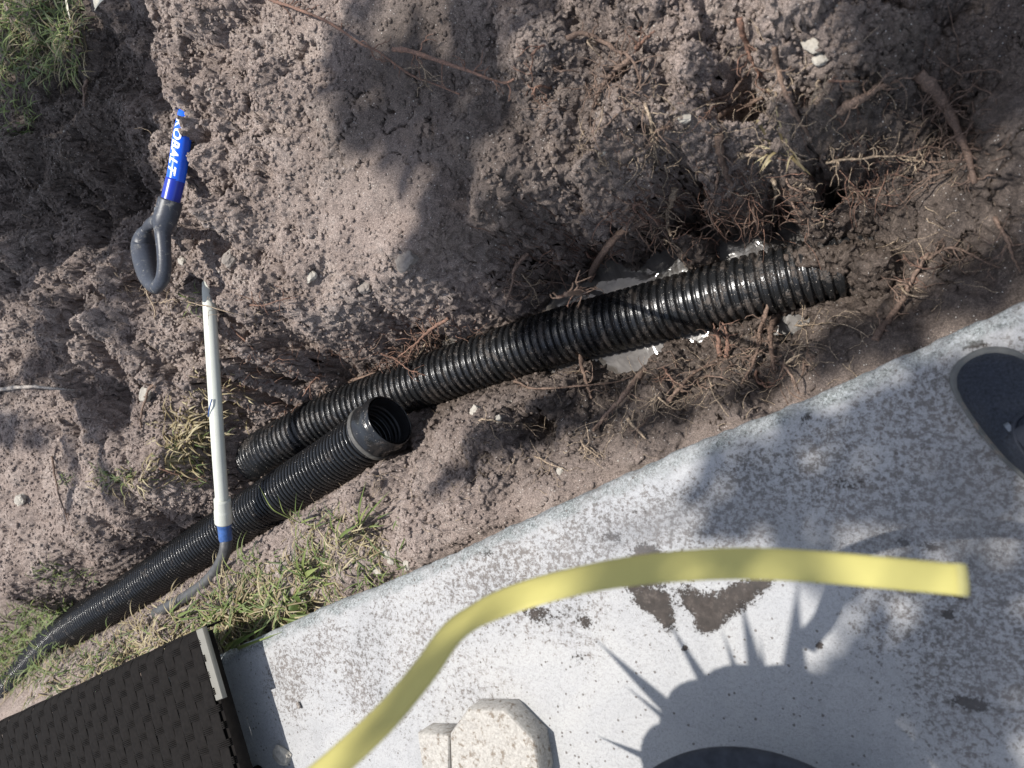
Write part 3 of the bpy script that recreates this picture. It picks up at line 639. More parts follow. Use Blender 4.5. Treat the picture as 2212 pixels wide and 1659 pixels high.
# white lettering wrapped round the shaft, reading down towards the grip
fc = bpy.data.curves.new('tmp', 'FONT'); fc.body = 'KOBALT'; fc.size = .029; fc.extrude = 0; fc.shear = .45; fc.offset = .0009; fc.resolution_u = 4; fc.space_character = 1.12
to = bpy.data.objects.new('tmp', fc); sc.collection.objects.link(to); bpy.context.view_layer.update()
tm = bpy.data.meshes.new_from_object(to.evaluated_get(bpy.context.evaluated_depsgraph_get())); bpy.data.objects.remove(to)
import bmesh
b5 = bmesh.new(); b5.from_mesh(tm)
for it in range(3):
    long_ = [e for e in b5.edges if e.calc_length() > .004]
    if long_: bmesh.ops.subdivide_edges(b5, edges=long_, cuts=1)
bmesh.ops.triangulate(b5, faces=b5.faces[:])
shp = spline(T3([(455, 70, .03), (444, 115, .055), (411, 225, .098), (395, 290, .113), (386, 350, .118), (379, 392, .12)]), 12)
shp, ssh = resample(shp, .004); ts, bs, ns = frames(shp); Lsh = ssh[-1]
w_txt = max(v.co.x for v in b5.verts)
viewd = np.array([0, 0, H])
for v_ in b5.verts:
    s_ = Lsh - .009 - (w_txt - v_.co.x) * 1.0; c = np.array([np.interp(s_, ssh, shp[:, k]) for k in range(3)])
    i = int(np.clip(s_ / .004, 0, len(shp) - 1)); vd = viewd - c; tt = ts[i]; vd -= tt * vd.dot(tt); vd /= np.linalg.norm(vd); side = np.cross(tt, vd)   # side: to the left of travel when seen from above
    lat = v_.co.y - .0105; a = .62 - lat / .0205
    v_.co = c + 0.0209 * (math.cos(a) * vd + math.sin(a) * side)
tm2 = bpy.data.meshes.new('lettering'); b5.to_mesh(tm2); b5.free()
lt = link('lettering', tm2, M['white'], None, False); keep(lt, o_sp)

# ------------------------------------------------------------------ wicker lounger
hL = .125
Bc = P(425, 1358, hL); Ac = P(-10, 1560, hL); el = (Ac - Bc); el.z = 0; el.normalize(); wl = Vector((-el.y, el.x, 0))
if wl.y > 0: wl = -wl
o_lg = empty('wicker_lounger', (Bc.x, Bc.y, 0)); tag(o_lg, 'dark brown woven wicker lounger with a cream metal edge standing beside the grass', 'lounger')
LEN, WID = 1.75, .72
def LP(a, b, z): return np.array(Bc) * (1, 1, 0) + np.array(el) * a + np.array(wl) * b + np.array((0, 0, z))
def roll(b):
    """distance across -> (position, height): the weave rolls down over both long sides"""
    R = .028; a = np.clip((R - b), 0, None)
    bb = np.where(b < R, R - R * np.sin(np.clip((R - b) / R, 0, math.pi / 2)), b)
    zz = np.where(b < R, R * np.cos(np.clip((R - b) / R, 0, math.pi / 2)) - R - np.clip((R - b) - R * math.pi / 2, 0, None), 0)
    return bb, zz
warp, weft = .0335, .037
bs_ = np.arange(-.075, WID, .0035); mb = MB()
for i in range(int(LEN / warp)):
    a0 = .012 + i * warp + warp / 2 + random.uniform(-.001, .001)
    bb, zz = roll(bs_); z = hL + zz + .0008 * np.cos(math.pi * (bs_ / weft + i)) - .003
    drift = .0012 * np.sin(bs_ * 9 + i * 1.7)
    rows = []
    for k, (du, dz) in enumerate(((-.0168, -.0003), (-.0145, .0002), (-.005, .0003), (0, .0), (.005, .0003), (.0145, .0002), (.0168, -.0003))):
        rows.append(np.stack([LP(a0 + du + dr, b_, z_ + dz) for dr, b_, z_ in zip(drift, bb, z)]))
    rows = np.array(rows); low = rows[::-1] - (0, 0, .0016); al = np.concatenate([rows, low])
    mb.add(al.transpose(1, 0, 2).reshape(-1, 3), grid_quads(len(bs_), al.shape[0], True))
mb.build('seat_weave', M['wicker'], o_lg)
mb = MB(); as_ = np.arange(.004, LEN, .0042)
for j in range(-2, int(WID / weft)):
    for k in range(4):
        b0 = np.array([.010 + j * weft + weft / 2 + (k - 1.5) * .0040]); bb, zz = roll(b0)
        z = hL + zz[0] + .0030 * np.cos(math.pi * ((b0[0]) / weft + (as_ - .012) / warp - .5) + math.pi) * 1.0 - .0025
        z = hL + zz[0] - .0042 + .0024 * np.cos(math.pi * ((as_ - .012) / warp - .5)) * (-1 if (j % 2) else 1)
        pth = np.array([LP(a_, bb[0] + .0006 * math.sin(a_ * 40 + j), z_) for a_, z_ in zip(as_, z)])
        v, q, tr = tube(pth, .0018, 6); mb.add(v, q, tr)
mb.build('cross_strands', M['wicker'], o_lg)
def box(mb, pts_lo, h0, h1, bev=.0015):
    """prism over a polygon of (a,b) in lounger axes"""
    n = len(pts_lo); c = np.mean(pts_lo, 0); rings = []
    for z, k in ((h0, 1), (h1 - bev, 1), (h1, None)):
        for p in pts_lo:
            p = np.array(p, float)
            if k is None: p = p + (c - p) / np.linalg.norm(c - p) * bev
            rings.append(LP(p[0], p[1], z))
    q = grid_quads(3, n, True); mb.add(rings, q, [[2 * n + i, 2 * n + (i + 1) % n, 2 * n + (i + 2) % n] for i in range(0)] )
    mb.add(rings[2 * n:], None, [[0, i, i + 1] for i in range(1, n - 1)])
mb = MB(); Cc = P(511, 1498, hL); dC = Cc - Bc; la, lb = dC.dot(el), dC.dot(wl)
box(mb, [(.010, .002), (-.013, .002), (-.013, lb), (.010, lb)], hL - .016, hL - .004); mb.build('frame_edge', M['cream'], o_lg, False)
mb = MB(); box(mb, [(.085, .012), (.003, .012), (.003, WID), (.085, WID)], hL - .04, hL - .010);  # end board widened under the weave to block sunlight
box(mb, [(.03, .012), (.03, .035), (LEN, .035), (LEN, .012)], hL - .04, hL - .010); box(mb, [(.03, WID - .03), (.03, WID), (LEN, WID), (LEN, WID - .03)], hL - .04, hL - .010)
mb.build('frame', M['wicker'], o_lg, False)
for a_, b_ in ((.10, .35), (.1, WID - .06), (LEN - .1, .35), (LEN - .1, WID - .06)):
    mb = MB(); v, q, tr = tube([LP(a_, b_, -.0), LP(a_, b_, hL - .009)], .018, 14); mb.add(v, q, tr); mb.build('leg', M['wicker'], o_lg)

# ------------------------------------------------------------------ paving stone (octagon with a square lobe)
def prism(mb, pts, z0, z1, bev=.004, jitter=0):
    p = np.array([(a.x, a.y) for a in pts]); n = len(p); c = p.mean(0)
    def ring(k, z): 
        dd = c - p; dd /= np.linalg.norm(dd, axis=1)[:, None]; r = p + dd * k; return np.column_stack([r, np.full(n, z)])
    v = np.vstack([ring(0, z0), ring(0, z1 - bev), ring(bev, z1)]); mb.add(v, grid_quads(3, n, True)); mb.add(ring(bev, z1), None, [[0, i, i + 1] for i in range(1, n - 1)])
def z8(a, b): return ((1340 + a / 1.6385) / 1.8228, (2014 + b / 1.6385) / 1.8228)
zt = .052; mb = MB()
octo = [(820, 1270), (1060, 1275), (1250, 1470), (1290, 1700), (1235, 1905), (1070, 2060), (860, 2060), (735, 1905), (712, 1700), (704, 1437)]
prism(mb, [P(*z8(*a), zt) for a in octo][::-1], .0, zt); 
sq = [(495, 1430), (697, 1437), (704, 1700), (715, 1770), (540, 1770)]
prism(mb, [P(*z8(*a), zt) for a in sq][::-1], .0, zt)
pv_ = mb.build('paving_stone', M['paver'], None, False); tag(pv_, 'pale octagonal paving stone with a square lobe, lying loose on the patio', 'paving stone')

# ------------------------------------------------------------------ plant pot with strap leaved plant
pc = Vector((-.216, -.730, 0))
o_pt = empty('plant_pot', pc); tag(o_pt, 'round slate grey plant pot with long strap leaves standing on the patio', 'plant pot')
prof_ = [(.10, .0), (.115, .01), (.145, .10), (.180, .20), (.212, .275), (.222, .282), (.235, .288), (.2400, .296), (.2405, .304), (.238, .311), (.232, .3155), (.222, .318), (.205, .319), (.190, .317), (.178, .312), (.168, .305), (.162, .29), (.155, .25)]
a = np.linspace(0, 2 * math.pi, 96, endpoint=False)
prof_ = [(r, z * .64) for r, z in prof_]
v = np.array([[pc.x + r * math.cos(t1), pc.y + r * math.sin(t1), z] for r, z in prof_ for t1 in a]); mb = MB(); mb.add(v, grid_quads(len(prof_), 96, True)); mb.build('pot', M['pot'], o_pt)
rr = np.linspace(.001, .162, 12); v = np.array([[pc.x + r * math.cos(t1), pc.y + r * math.sin(t1), .165 + .008 * math.sin(r * 90 + 3 * t1)] for r in rr for t1 in a]); mb = MB(); mb.add(v, grid_quads(12, 96, True)); mb.build('potting_soil', M['potsoil'], o_pt)
def blade(mb, pts, wmax, tone=.5, fold=.25, wfun=None):
    p = spline(pts, 6); n = len(p); t1, b1, n1 = frames(p); s = np.linspace(0, 1, n)
    wd = wmax * (np.minimum(1, .45 + s * 3) * np.clip((1 - s) * 2.2, .04, 1)) if wfun is None else wmax * wfun(s)
    L = p - b1 * wd[:, None] / 2 + n1 * (fold * wd[:, None] / 2); R = p + b1 * wd[:, None] / 2 + n1 * (fold * wd[:, None] / 2)
    v = np.stack([L, p, R], 1).reshape(-1, 3); mb.add(v, grid_quads(n, 3), None, np.full(len(v), np.clip(tone, 0, 1)))
def lift(S, z): return Vector((S.x - SUN.x / -SUN.z * z, S.y - SUN.y / -SUN.z * z, z))
tips = [(1440, 1335, .018), (1475, 1400, .012), (1600, 1290, .024), (1640, 1370, .012), (1722, 1262, .034), (1930, 1335, .026), (1880, 1420, .016), (1320, 1415, .018), (1350, 1480, .012), (1290, 1590, .014), (1975, 1370, .014), (1285, 1380, .02), (2010, 1480, .016), (1560, 1360, .016)]
CR = Vector((-.437, -.600, .75))
mb = MB(); v, q, tr = tube(spline([tuple(pc + Vector((0, 0, .15))), tuple(pc + Vector((-.04, .03, .4))), tuple(CR)], 8), np.linspace(.022, .014, 17), 12); mb.add(v, q, tr); mb.build('stem', M['bark'], o_pt)
for k in range(140):     # unseen head of broad leaves, added to cast the round shadow on the patio
    th = k * 2.39996; rr_ = .240 * (.97 + .03 * math.sin(k * 1.7)); mb = MB(); d0 = Vector((math.cos(th), math.sin(th), 0)); zz_ = (k % 5) * .012
    blade(mb, [tuple(CR + Vector((0, 0, zz_))), tuple(CR + d0 * rr_ * .5 + Vector((0, 0, .03 + zz_))), tuple(CR + d0 * rr_ * .85 + Vector((0, 0, .02 + zz_))), tuple(CR + d0 * rr_ + Vector((0, 0, -.005 + zz_)))],   .125, random.random(), .10, lambda s: np.sqrt(np.clip(1 - s ** 4, .02, 1)) * np.minimum(1, .5 + 2 * s))
    mb.build('leaf', M['strap'], o_pt)
for tx, ty, wd in tips:
    S = P(tx, ty, 0); zt_ = .95 + (S.y + .45) * 2.4; tip = lift(S, zt_); Sc = Vector((CR.x + .2025, CR.y - .075, 0)); m_ = lift(Sc + (S - Sc) * .55, .75 + (zt_ - .75) * .6)
    mb = MB(); blade(mb, [tuple(CR), tuple(m_), tuple(tip)], wd * 1.35, random.random(), .3); mb.build('strap_leaf', M['strap'], o_pt)

# ------------------------------------------------------------------ tape measure blade
tp = [(560, 1790, .86), (640, 1720, .84), (735, 1640, .82), (835, 1545, .79), (915, 1450, .765), (975, 1368, .74), (1035, 1325, .725), (1110, 1292, .71), (1210, 1263, .70), (1320, 1240, .69), (1450, 1224, .675), (1600, 1217, .66), (1750, 1223, .645), (1900, 1236, .63), (2083, 1253, .61)]
pp = spline([tuple(P(*x)) for x in tp], 10); n = len(pp); t1 = np.gradient(pp, axis=0); t1 /= np.linalg.norm(t1, axis=1)[:, None]
o_tp = empty('tape_measure', P(900, 1480, .77)); tag(o_tp, 'bent yellow steel tape measure blade reaching through the air above the concrete', 'tape measure')
vw = np.array([0, 0, H]) - pp; vw /= np.linalg.norm(vw, axis=1)[:, None]
roll_ = np.interp(np.linspace(0, 1, n), [0, .25, .42, .6, .8, 1], [.85, .95, 1.0, .55, .15, .15])
sd_ = np.cross(t1, vw); sd_ /= np.linalg.norm(sd_, axis=1)[:, None]; up_ = np.cross(sd_, t1)
dirw = sd_ * np.cos(roll_)[:, None] + up_ * np.sin(roll_)[:, None]; nrm = np.cross(dirw, t1); W = .0245
cols = np.linspace(-.5, .5, 9)
wc = np.interp(np.linspace(0, 1, n), [0, .2, .45, .6, 1], [1.35, 1.45, 1.38, 1.02, .92])
top = np.stack([pp + dirw * (c * W * wc)[:, None] + nrm * (.0018 * (1 - 4 * c * c)) for c in cols], 1); bot = top - nrm[:, None, :] * .0004
al = np.concatenate([top, bot[:, ::-1]], 1); mb = MB(); mb.add(al.reshape(-1, 3), grid_quads(n, 18, True)); mb.build('blade', M['tape'], o_tp)
mb = MB(); e = top[-1]; d1 = t1[-1]; v = np.vstack([e - d1 * .006 + nrm[-1] * .0007, e + d1 * .0012 + nrm[-1] * .0007, e + d1 * .0012 - nrm[-1] * .004]); v2 = v + d1 * .0008 + nrm[-1] * .0006
mb.add(v, grid_quads(3, 9)); mb.add(v2, grid_quads(3, 9)); mb.build('end_hook', M['steelhook'], o_tp)

# ------------------------------------------------------------------ shoe
ax_s = Vector((math.cos(math.radians(124)), math.sin(math.radians(124)), 0)); px_s = Vector((-ax_s.y, ax_s.x, 0))   # px_s: to the shoe's left
toe = P(2112, 764, .03); o_sh = empty('shoe', toe - ax_s * .14); o_sh.location.z = 0; tag(o_sh, 'dark navy knitted shoe with a pale grey sole rim, standing on the slab edge', 'shoe')
st = [0, .004, .012, .025, .045, .07, .10, .135, .17, .21, .25, .275, .288, .292]
wd_ = [.004, .034, .058, .078, .093, .103, .106, .103, .094, .084, .076, .062, .038, .006]
ht = [.022, .032, .044, .053, .062, .071, .083, .095, .10, .10, .10, .098, .09, .06]
off = [.010, .010, .009, .007, .004, .001, 0, 0, -.002, -.003, -.003, -.003, -.003, -.003]
def shoe_row(s, w2, z, sc_=1.0, o_=0.0): return toe - ax_s * s + px_s * (o_) + Vector((0, 0, z - toe.z))
def outline(grow_, z):
    L = [shoe_row(s - grow_ * (1 if s < .1 else -1) * (1 if s < .03 or s > .27 else 0), 0, z) + px_s * (o_ + (w_ / 2 + grow_)) for s, w_, o_ in zip(st, wd_, off)]
    R = [shoe_row(s - grow_ * (1 if s < .1 else -1) * (1 if s < .03 or s > .27 else 0), 0, z) + px_s * (o_ - (w_ / 2 + grow_)) for s, w_, o_ in zip(st, wd_, off)]
    pts = [tuple(x) for x in L + R[::-1]]; return resample(spline(pts + [pts[0]], 8), .004)[0][:-1]
mb = MB(); rings = [outline(.003, .0), outline(.0055, .005), outline(.006, .018), outline(.0052, .027), outline(.002, .0285), outline(-.006, .0275)]
mn = min(len(r) for r in rings)
def rs(r, m):
    r = np.vstack([r, r[:1]]); d = np.r_[0, np.cumsum(np.linalg.norm(np.diff(r, axis=0), axis=1))]; s = np.linspace(0, d[-1], m + 1)[:-1]; return np.stack([np.interp(s, d, r[:, k]) for k in range(3)], 1)
rings = [rs(r, 200) for r in rings]; mb.add(np.vstack(rings), grid_quads(len(rings), 200, True)); mb.build('sole', M['rubber'], o_sh)
S_ = np.linspace(0, 1, 70); s_arr = .292 * (S_ - .06 * np.sin(2 * math.pi * S_)); W_ = np.interp(s_arr, st, wd_); Hh = np.interp(s_arr, st, ht); O_ = np.interp(s_arr, st, off)
k3 = np.ones(5) / 5
Hh = np.convolve(np.pad(Hh, 2, 'edge'), k3, 'valid'); ang = np.linspace(0, math.pi, 40)
rows = []
for s, w_, h_, o_ in zip(s_arr, W_, Hh, O_):
    ca, sa_ = np.cos(ang), np.sin(ang); xx = np.sign(ca) * np.abs(ca) ** .75 * w_ / 2; zz = .024 + (h_ - .024) * np.abs(sa_) ** .85
    c = toe - ax_s * s + px_s * o_
    rows.append(np.stack([np.array((c.x, c.y, 0)) + np.array(px_s) * x_ + np.array((0, 0, z_)) for x_, z_ in zip(xx, zz)]))
mb = MB(); mb.add(np.array(rows).reshape(-1, 3), grid_quads(70, 40)); mb.build('upper', M['shoe'], o_sh)
mb = MB()     # padded tongue panel with its stitched seam
def on_upper(s, k):
    i = np.clip(np.searchsorted(s_arr, s), 1, 69); f = k * 39; j = int(np.clip(f, 0, 38)); return rows[i][j] * (1 - (f - j)) + rows[i][j + 1] * (f - j)
seam = [on_upper(s, k) for s, k in ((.245, .30), (.20, .30), (.15, .31), (.115, .34), (.094, .42), (.088, .5), (.094, .58), (.115, .66), (.15, .69), (.20, .70), (.245, .70))]
v, q, tr = tube(spline(seam, 8) + (0, 0, .001), .0032, 10); mb.add(v, q, tr); mb.build('seam', M['shoe2'], o_sh)
mb = MB(); gr = np.array([[on_upper(s, .36 + .28 * k) + (0, 0, .003 + .004 * math.sin(math.pi * k)) for k in np.linspace(0, 1, 12)] for s in np.linspace(.102, .24, 20)]); mb.add(gr.reshape(-1, 3), grid_quads(20, 12)); mb.build('tongue', M['shoe2'], o_sh)
for s, k in ((.088, .345), (.118, .44)):
    mb = MB(); gr = np.array([[on_upper(s + ds, k + dk) + (0, 0, .0028 if s < .1 else .0075) for dk in np.linspace(0, .045, 4)] for ds in np.linspace(0, .010, 4)]); mb.add(gr.reshape(-1, 3), grid_quads(4, 4)); mb.build('woven_patch', M['patch'], o_sh)

# ------------------------------------------------------------------ stones
def rock(name, px, py, r, mat, label, group=None, seed=0, base=None, flat=.6):
    c = G(px, py) if base is None else np.array(P(px, py, base))
    b6 = bmesh.new(); bmesh.ops.create_icosphere(b6, subdivisions=3, radius=1)
    rs_ = np.random.default_rng(seed); ph_ = rs_.uniform(0, 6, 6)
    for v_ in b6.verts:
        p = v_.co; k = 1 + .18 * math.sin(2.1 * p.x + ph_[0]) * math.cos(1.9 * p.y + ph_[1]) + .10 * math.sin(4.3 * p.z + ph_[2] + 3 * p.x) + .05 * math.sin(9 * p.y + ph_[3]) + rs_.uniform(-.03, .03)
        q_ = Vector((round(p.x * 2.4) / 2.4, round(p.y * 2.4) / 2.4, round(p.z * 2.4) / 2.4)) * .35 + p * .65
        v_.co = Vector((q_.x * (1 + .3 * math.sin(ph_[4])), q_.y, q_.z * flat)) * r * k
    me = bpy.data.meshes.new(name); b6.to_mesh(me); b6.free()
    o = link(name, me, mat, None, False); o.location = (c[0], c[1], c[2] + r * flat * .35); o.rotation_euler = (0, 0, seed * 1.3); tag(o, label, 'stone', group); return o
rocks = [(318, 848, .020, 'stone', 'white angular stone beside a bent brown root on the left soil'), (1028, 1000 - 112, .013, 'stone', 'knobbly white stone on the soil clump just past the open pipe mouth'), (672, 598, .014, 'stone', 'pale pitted stone on the sunlit face of the soil heap'), (48, 1080 + 0, .022, 'stone', 'grey white stone in the soil at the far left'), (1075, 905, .010, 'stone', 'small pale stone beside the trench clump'),
         (612, 1628, .0, 'stone', ''), (835, 1195, .012, 'stone', 'white pebble among the weeds by the slab, nearest the pipe'), (845, 1212, .010, 'stone', 'white pebble lying close against another by the slab'), (868, 1250, .013, 'stone', 'flat white pebble touching the edge of the slab'), (815, 1232, .011, 'stone', 'white pebble in the sparse grass at the slab edge'), (880, 1220, .009, 'stone', 'tiny white pebble in bare soil by the slab'),
         (705, 1090 + 250, .011, 'stone', 'white chip in the grass beside the lounger corner'), (660, 1300, .010, 'stone', 'white chip under the small leafy weed'), (1210, 1018, .009, 'stone', 'small white stone in the soil strip beside the slab'), (1760, 95, .016, 'stone', 'yellowish stone in the sunlit bank top'), (1775, 130, .012, 'stone', 'pale stone just below the yellowish one in the bank'), (1480, 255, .008, 'stone', 'tiny white stone in the dark bank'),
         (1300, 330, .007, 'stone', 'white grain sized stone in the middle of the bank'), (395, 565, .011, 'stone', 'pale stone tucked beside the spade grip'), (905, 860, .010, 'darkstone', 'grey stone at the pit edge by the open pipe'), (500, 560, .022, 'darkstone', 'round brown clod on the heap face above the white pipe'), (880, 560, .026, 'darkstone', 'largest round brown clod on the bank face'), (790, 620, .018, 'darkstone', 'brown clod low on the bank face')]
for i, (a_, b_, r, m_, lab) in enumerate(rocks):
    if r > 0: rock('stone', a_, b_, r, M[m_], lab, None, i + 1)
rock('stone', 612, 1630, .020, M['stone'], 'lone brown and white pebble on the concrete by the lounger', None, 77, .002)
mb = MB(); v, q, tr = tube(spline([tuple(P(643, 1517, .004)), tuple(P(648, 1530, .005))], 4), .0035, 8); mb.add(v, q, tr); tag(mb.build('twig', M['stick']), 'stubby pale twig lying on the speckled concrete', 'twig')

# ------------------------------------------------------------------ roots: (label, points (px, py, lift), radius mm, material, side rootlets)
def wig(p, amp, seed):
    r_ = np.random.default_rng(seed); n = len(p); t = np.linspace(0, 1, n); o = np.zeros_like(p)
    for k in (3, 7, 15): o += (r_.normal(size=(1, 3)) * np.sin(t[:, None] * k * 3 + r_.uniform(0, 6, (1, 3)))) * amp / k ** .6
    return p + o * np.minimum(1, 4 * np.minimum(t, 1 - t) + .3)[:, None]
def root(label, pts, rmm, mat, twigs=6, seed=1, tl=.05, group=None, z=None, gap=.004):
    W_ = []
    for p in pts:
        if z is not None: W_.append(np.array(P(p[0], p[1], p[2] if len(p) > 2 else z)))
        else: W_.append(G(p[0], p[1]) + (0, 0, (p[2] if len(p) > 2 else gap)))
    p = spline(W_, 14); p, _ = resample(p, .004); p = wig(p, .0022, seed); n = len(p); s = np.linspace(0, 1, n)
    r_ = np.random.default_rng(seed + 100)
    rad = rmm / 1000 * (1 - .62 * s) * (1 + .12 * np.sin(s * 37 + seed)) * (1 + .08 * r_.normal(size=n)); rad = np.clip(rad, .0006, None)
    mb = MB(); v, q, tr = tube(p, rad, 8 if rmm < 4 else 12); mb.add(v, q, tr)
    for k in range(twigs):
        i = int(r_.uniform(.12, .98) * (n - 1)); d0 = p[min(n - 1, i + 2)] - p[i - 2]; d0 /= np.linalg.norm(d0) + 1e-9
        side = np.cross(d0, (0, 0, 1)) * (1 if r_.random() < .5 else -1); dr = d0 * .5 + side * .9 + (0, 0, r_.uniform(-.1, .35)); L = tl * r_.uniform(.35, 1.2); q_ = [p[i]]; cur = p[i].copy()
        for m_ in range(7):
            dr = dr + r_.normal(size=3) * .38; dr /= np.linalg.norm(dr); cur = cur + dr * L / 7
            g_ = hz(cur[0], cur[1]); 
            if cur[2] < g_ + .0015 and z is None: cur[2] = g_ + .0015
            q_.append(cur.copy())
        qs = spline(q_, 3); v, q, tr = tube(qs, np.linspace(min(rad[i] * .55, .0016), .0005, len(qs)), 5); mb.add(v, q, tr)
        if r_.random() < .6:
            e0 = q_[4]; dd = dr + r_.normal(size=3) * .6; dd /= np.linalg.norm(dd); qs = spline([e0, e0 + dd * L * .2, e0 + (dd + r_.normal(size=3) * .3) * L * .4], 3); v, q, tr = tube(qs, np.linspace(.0008, .0004, len(qs)), 4); mb.add(v, q, tr)
    o = mb.build('root', M[mat]); tag(o, label, 'root', 'roots sticking out of the dug soil'); return o
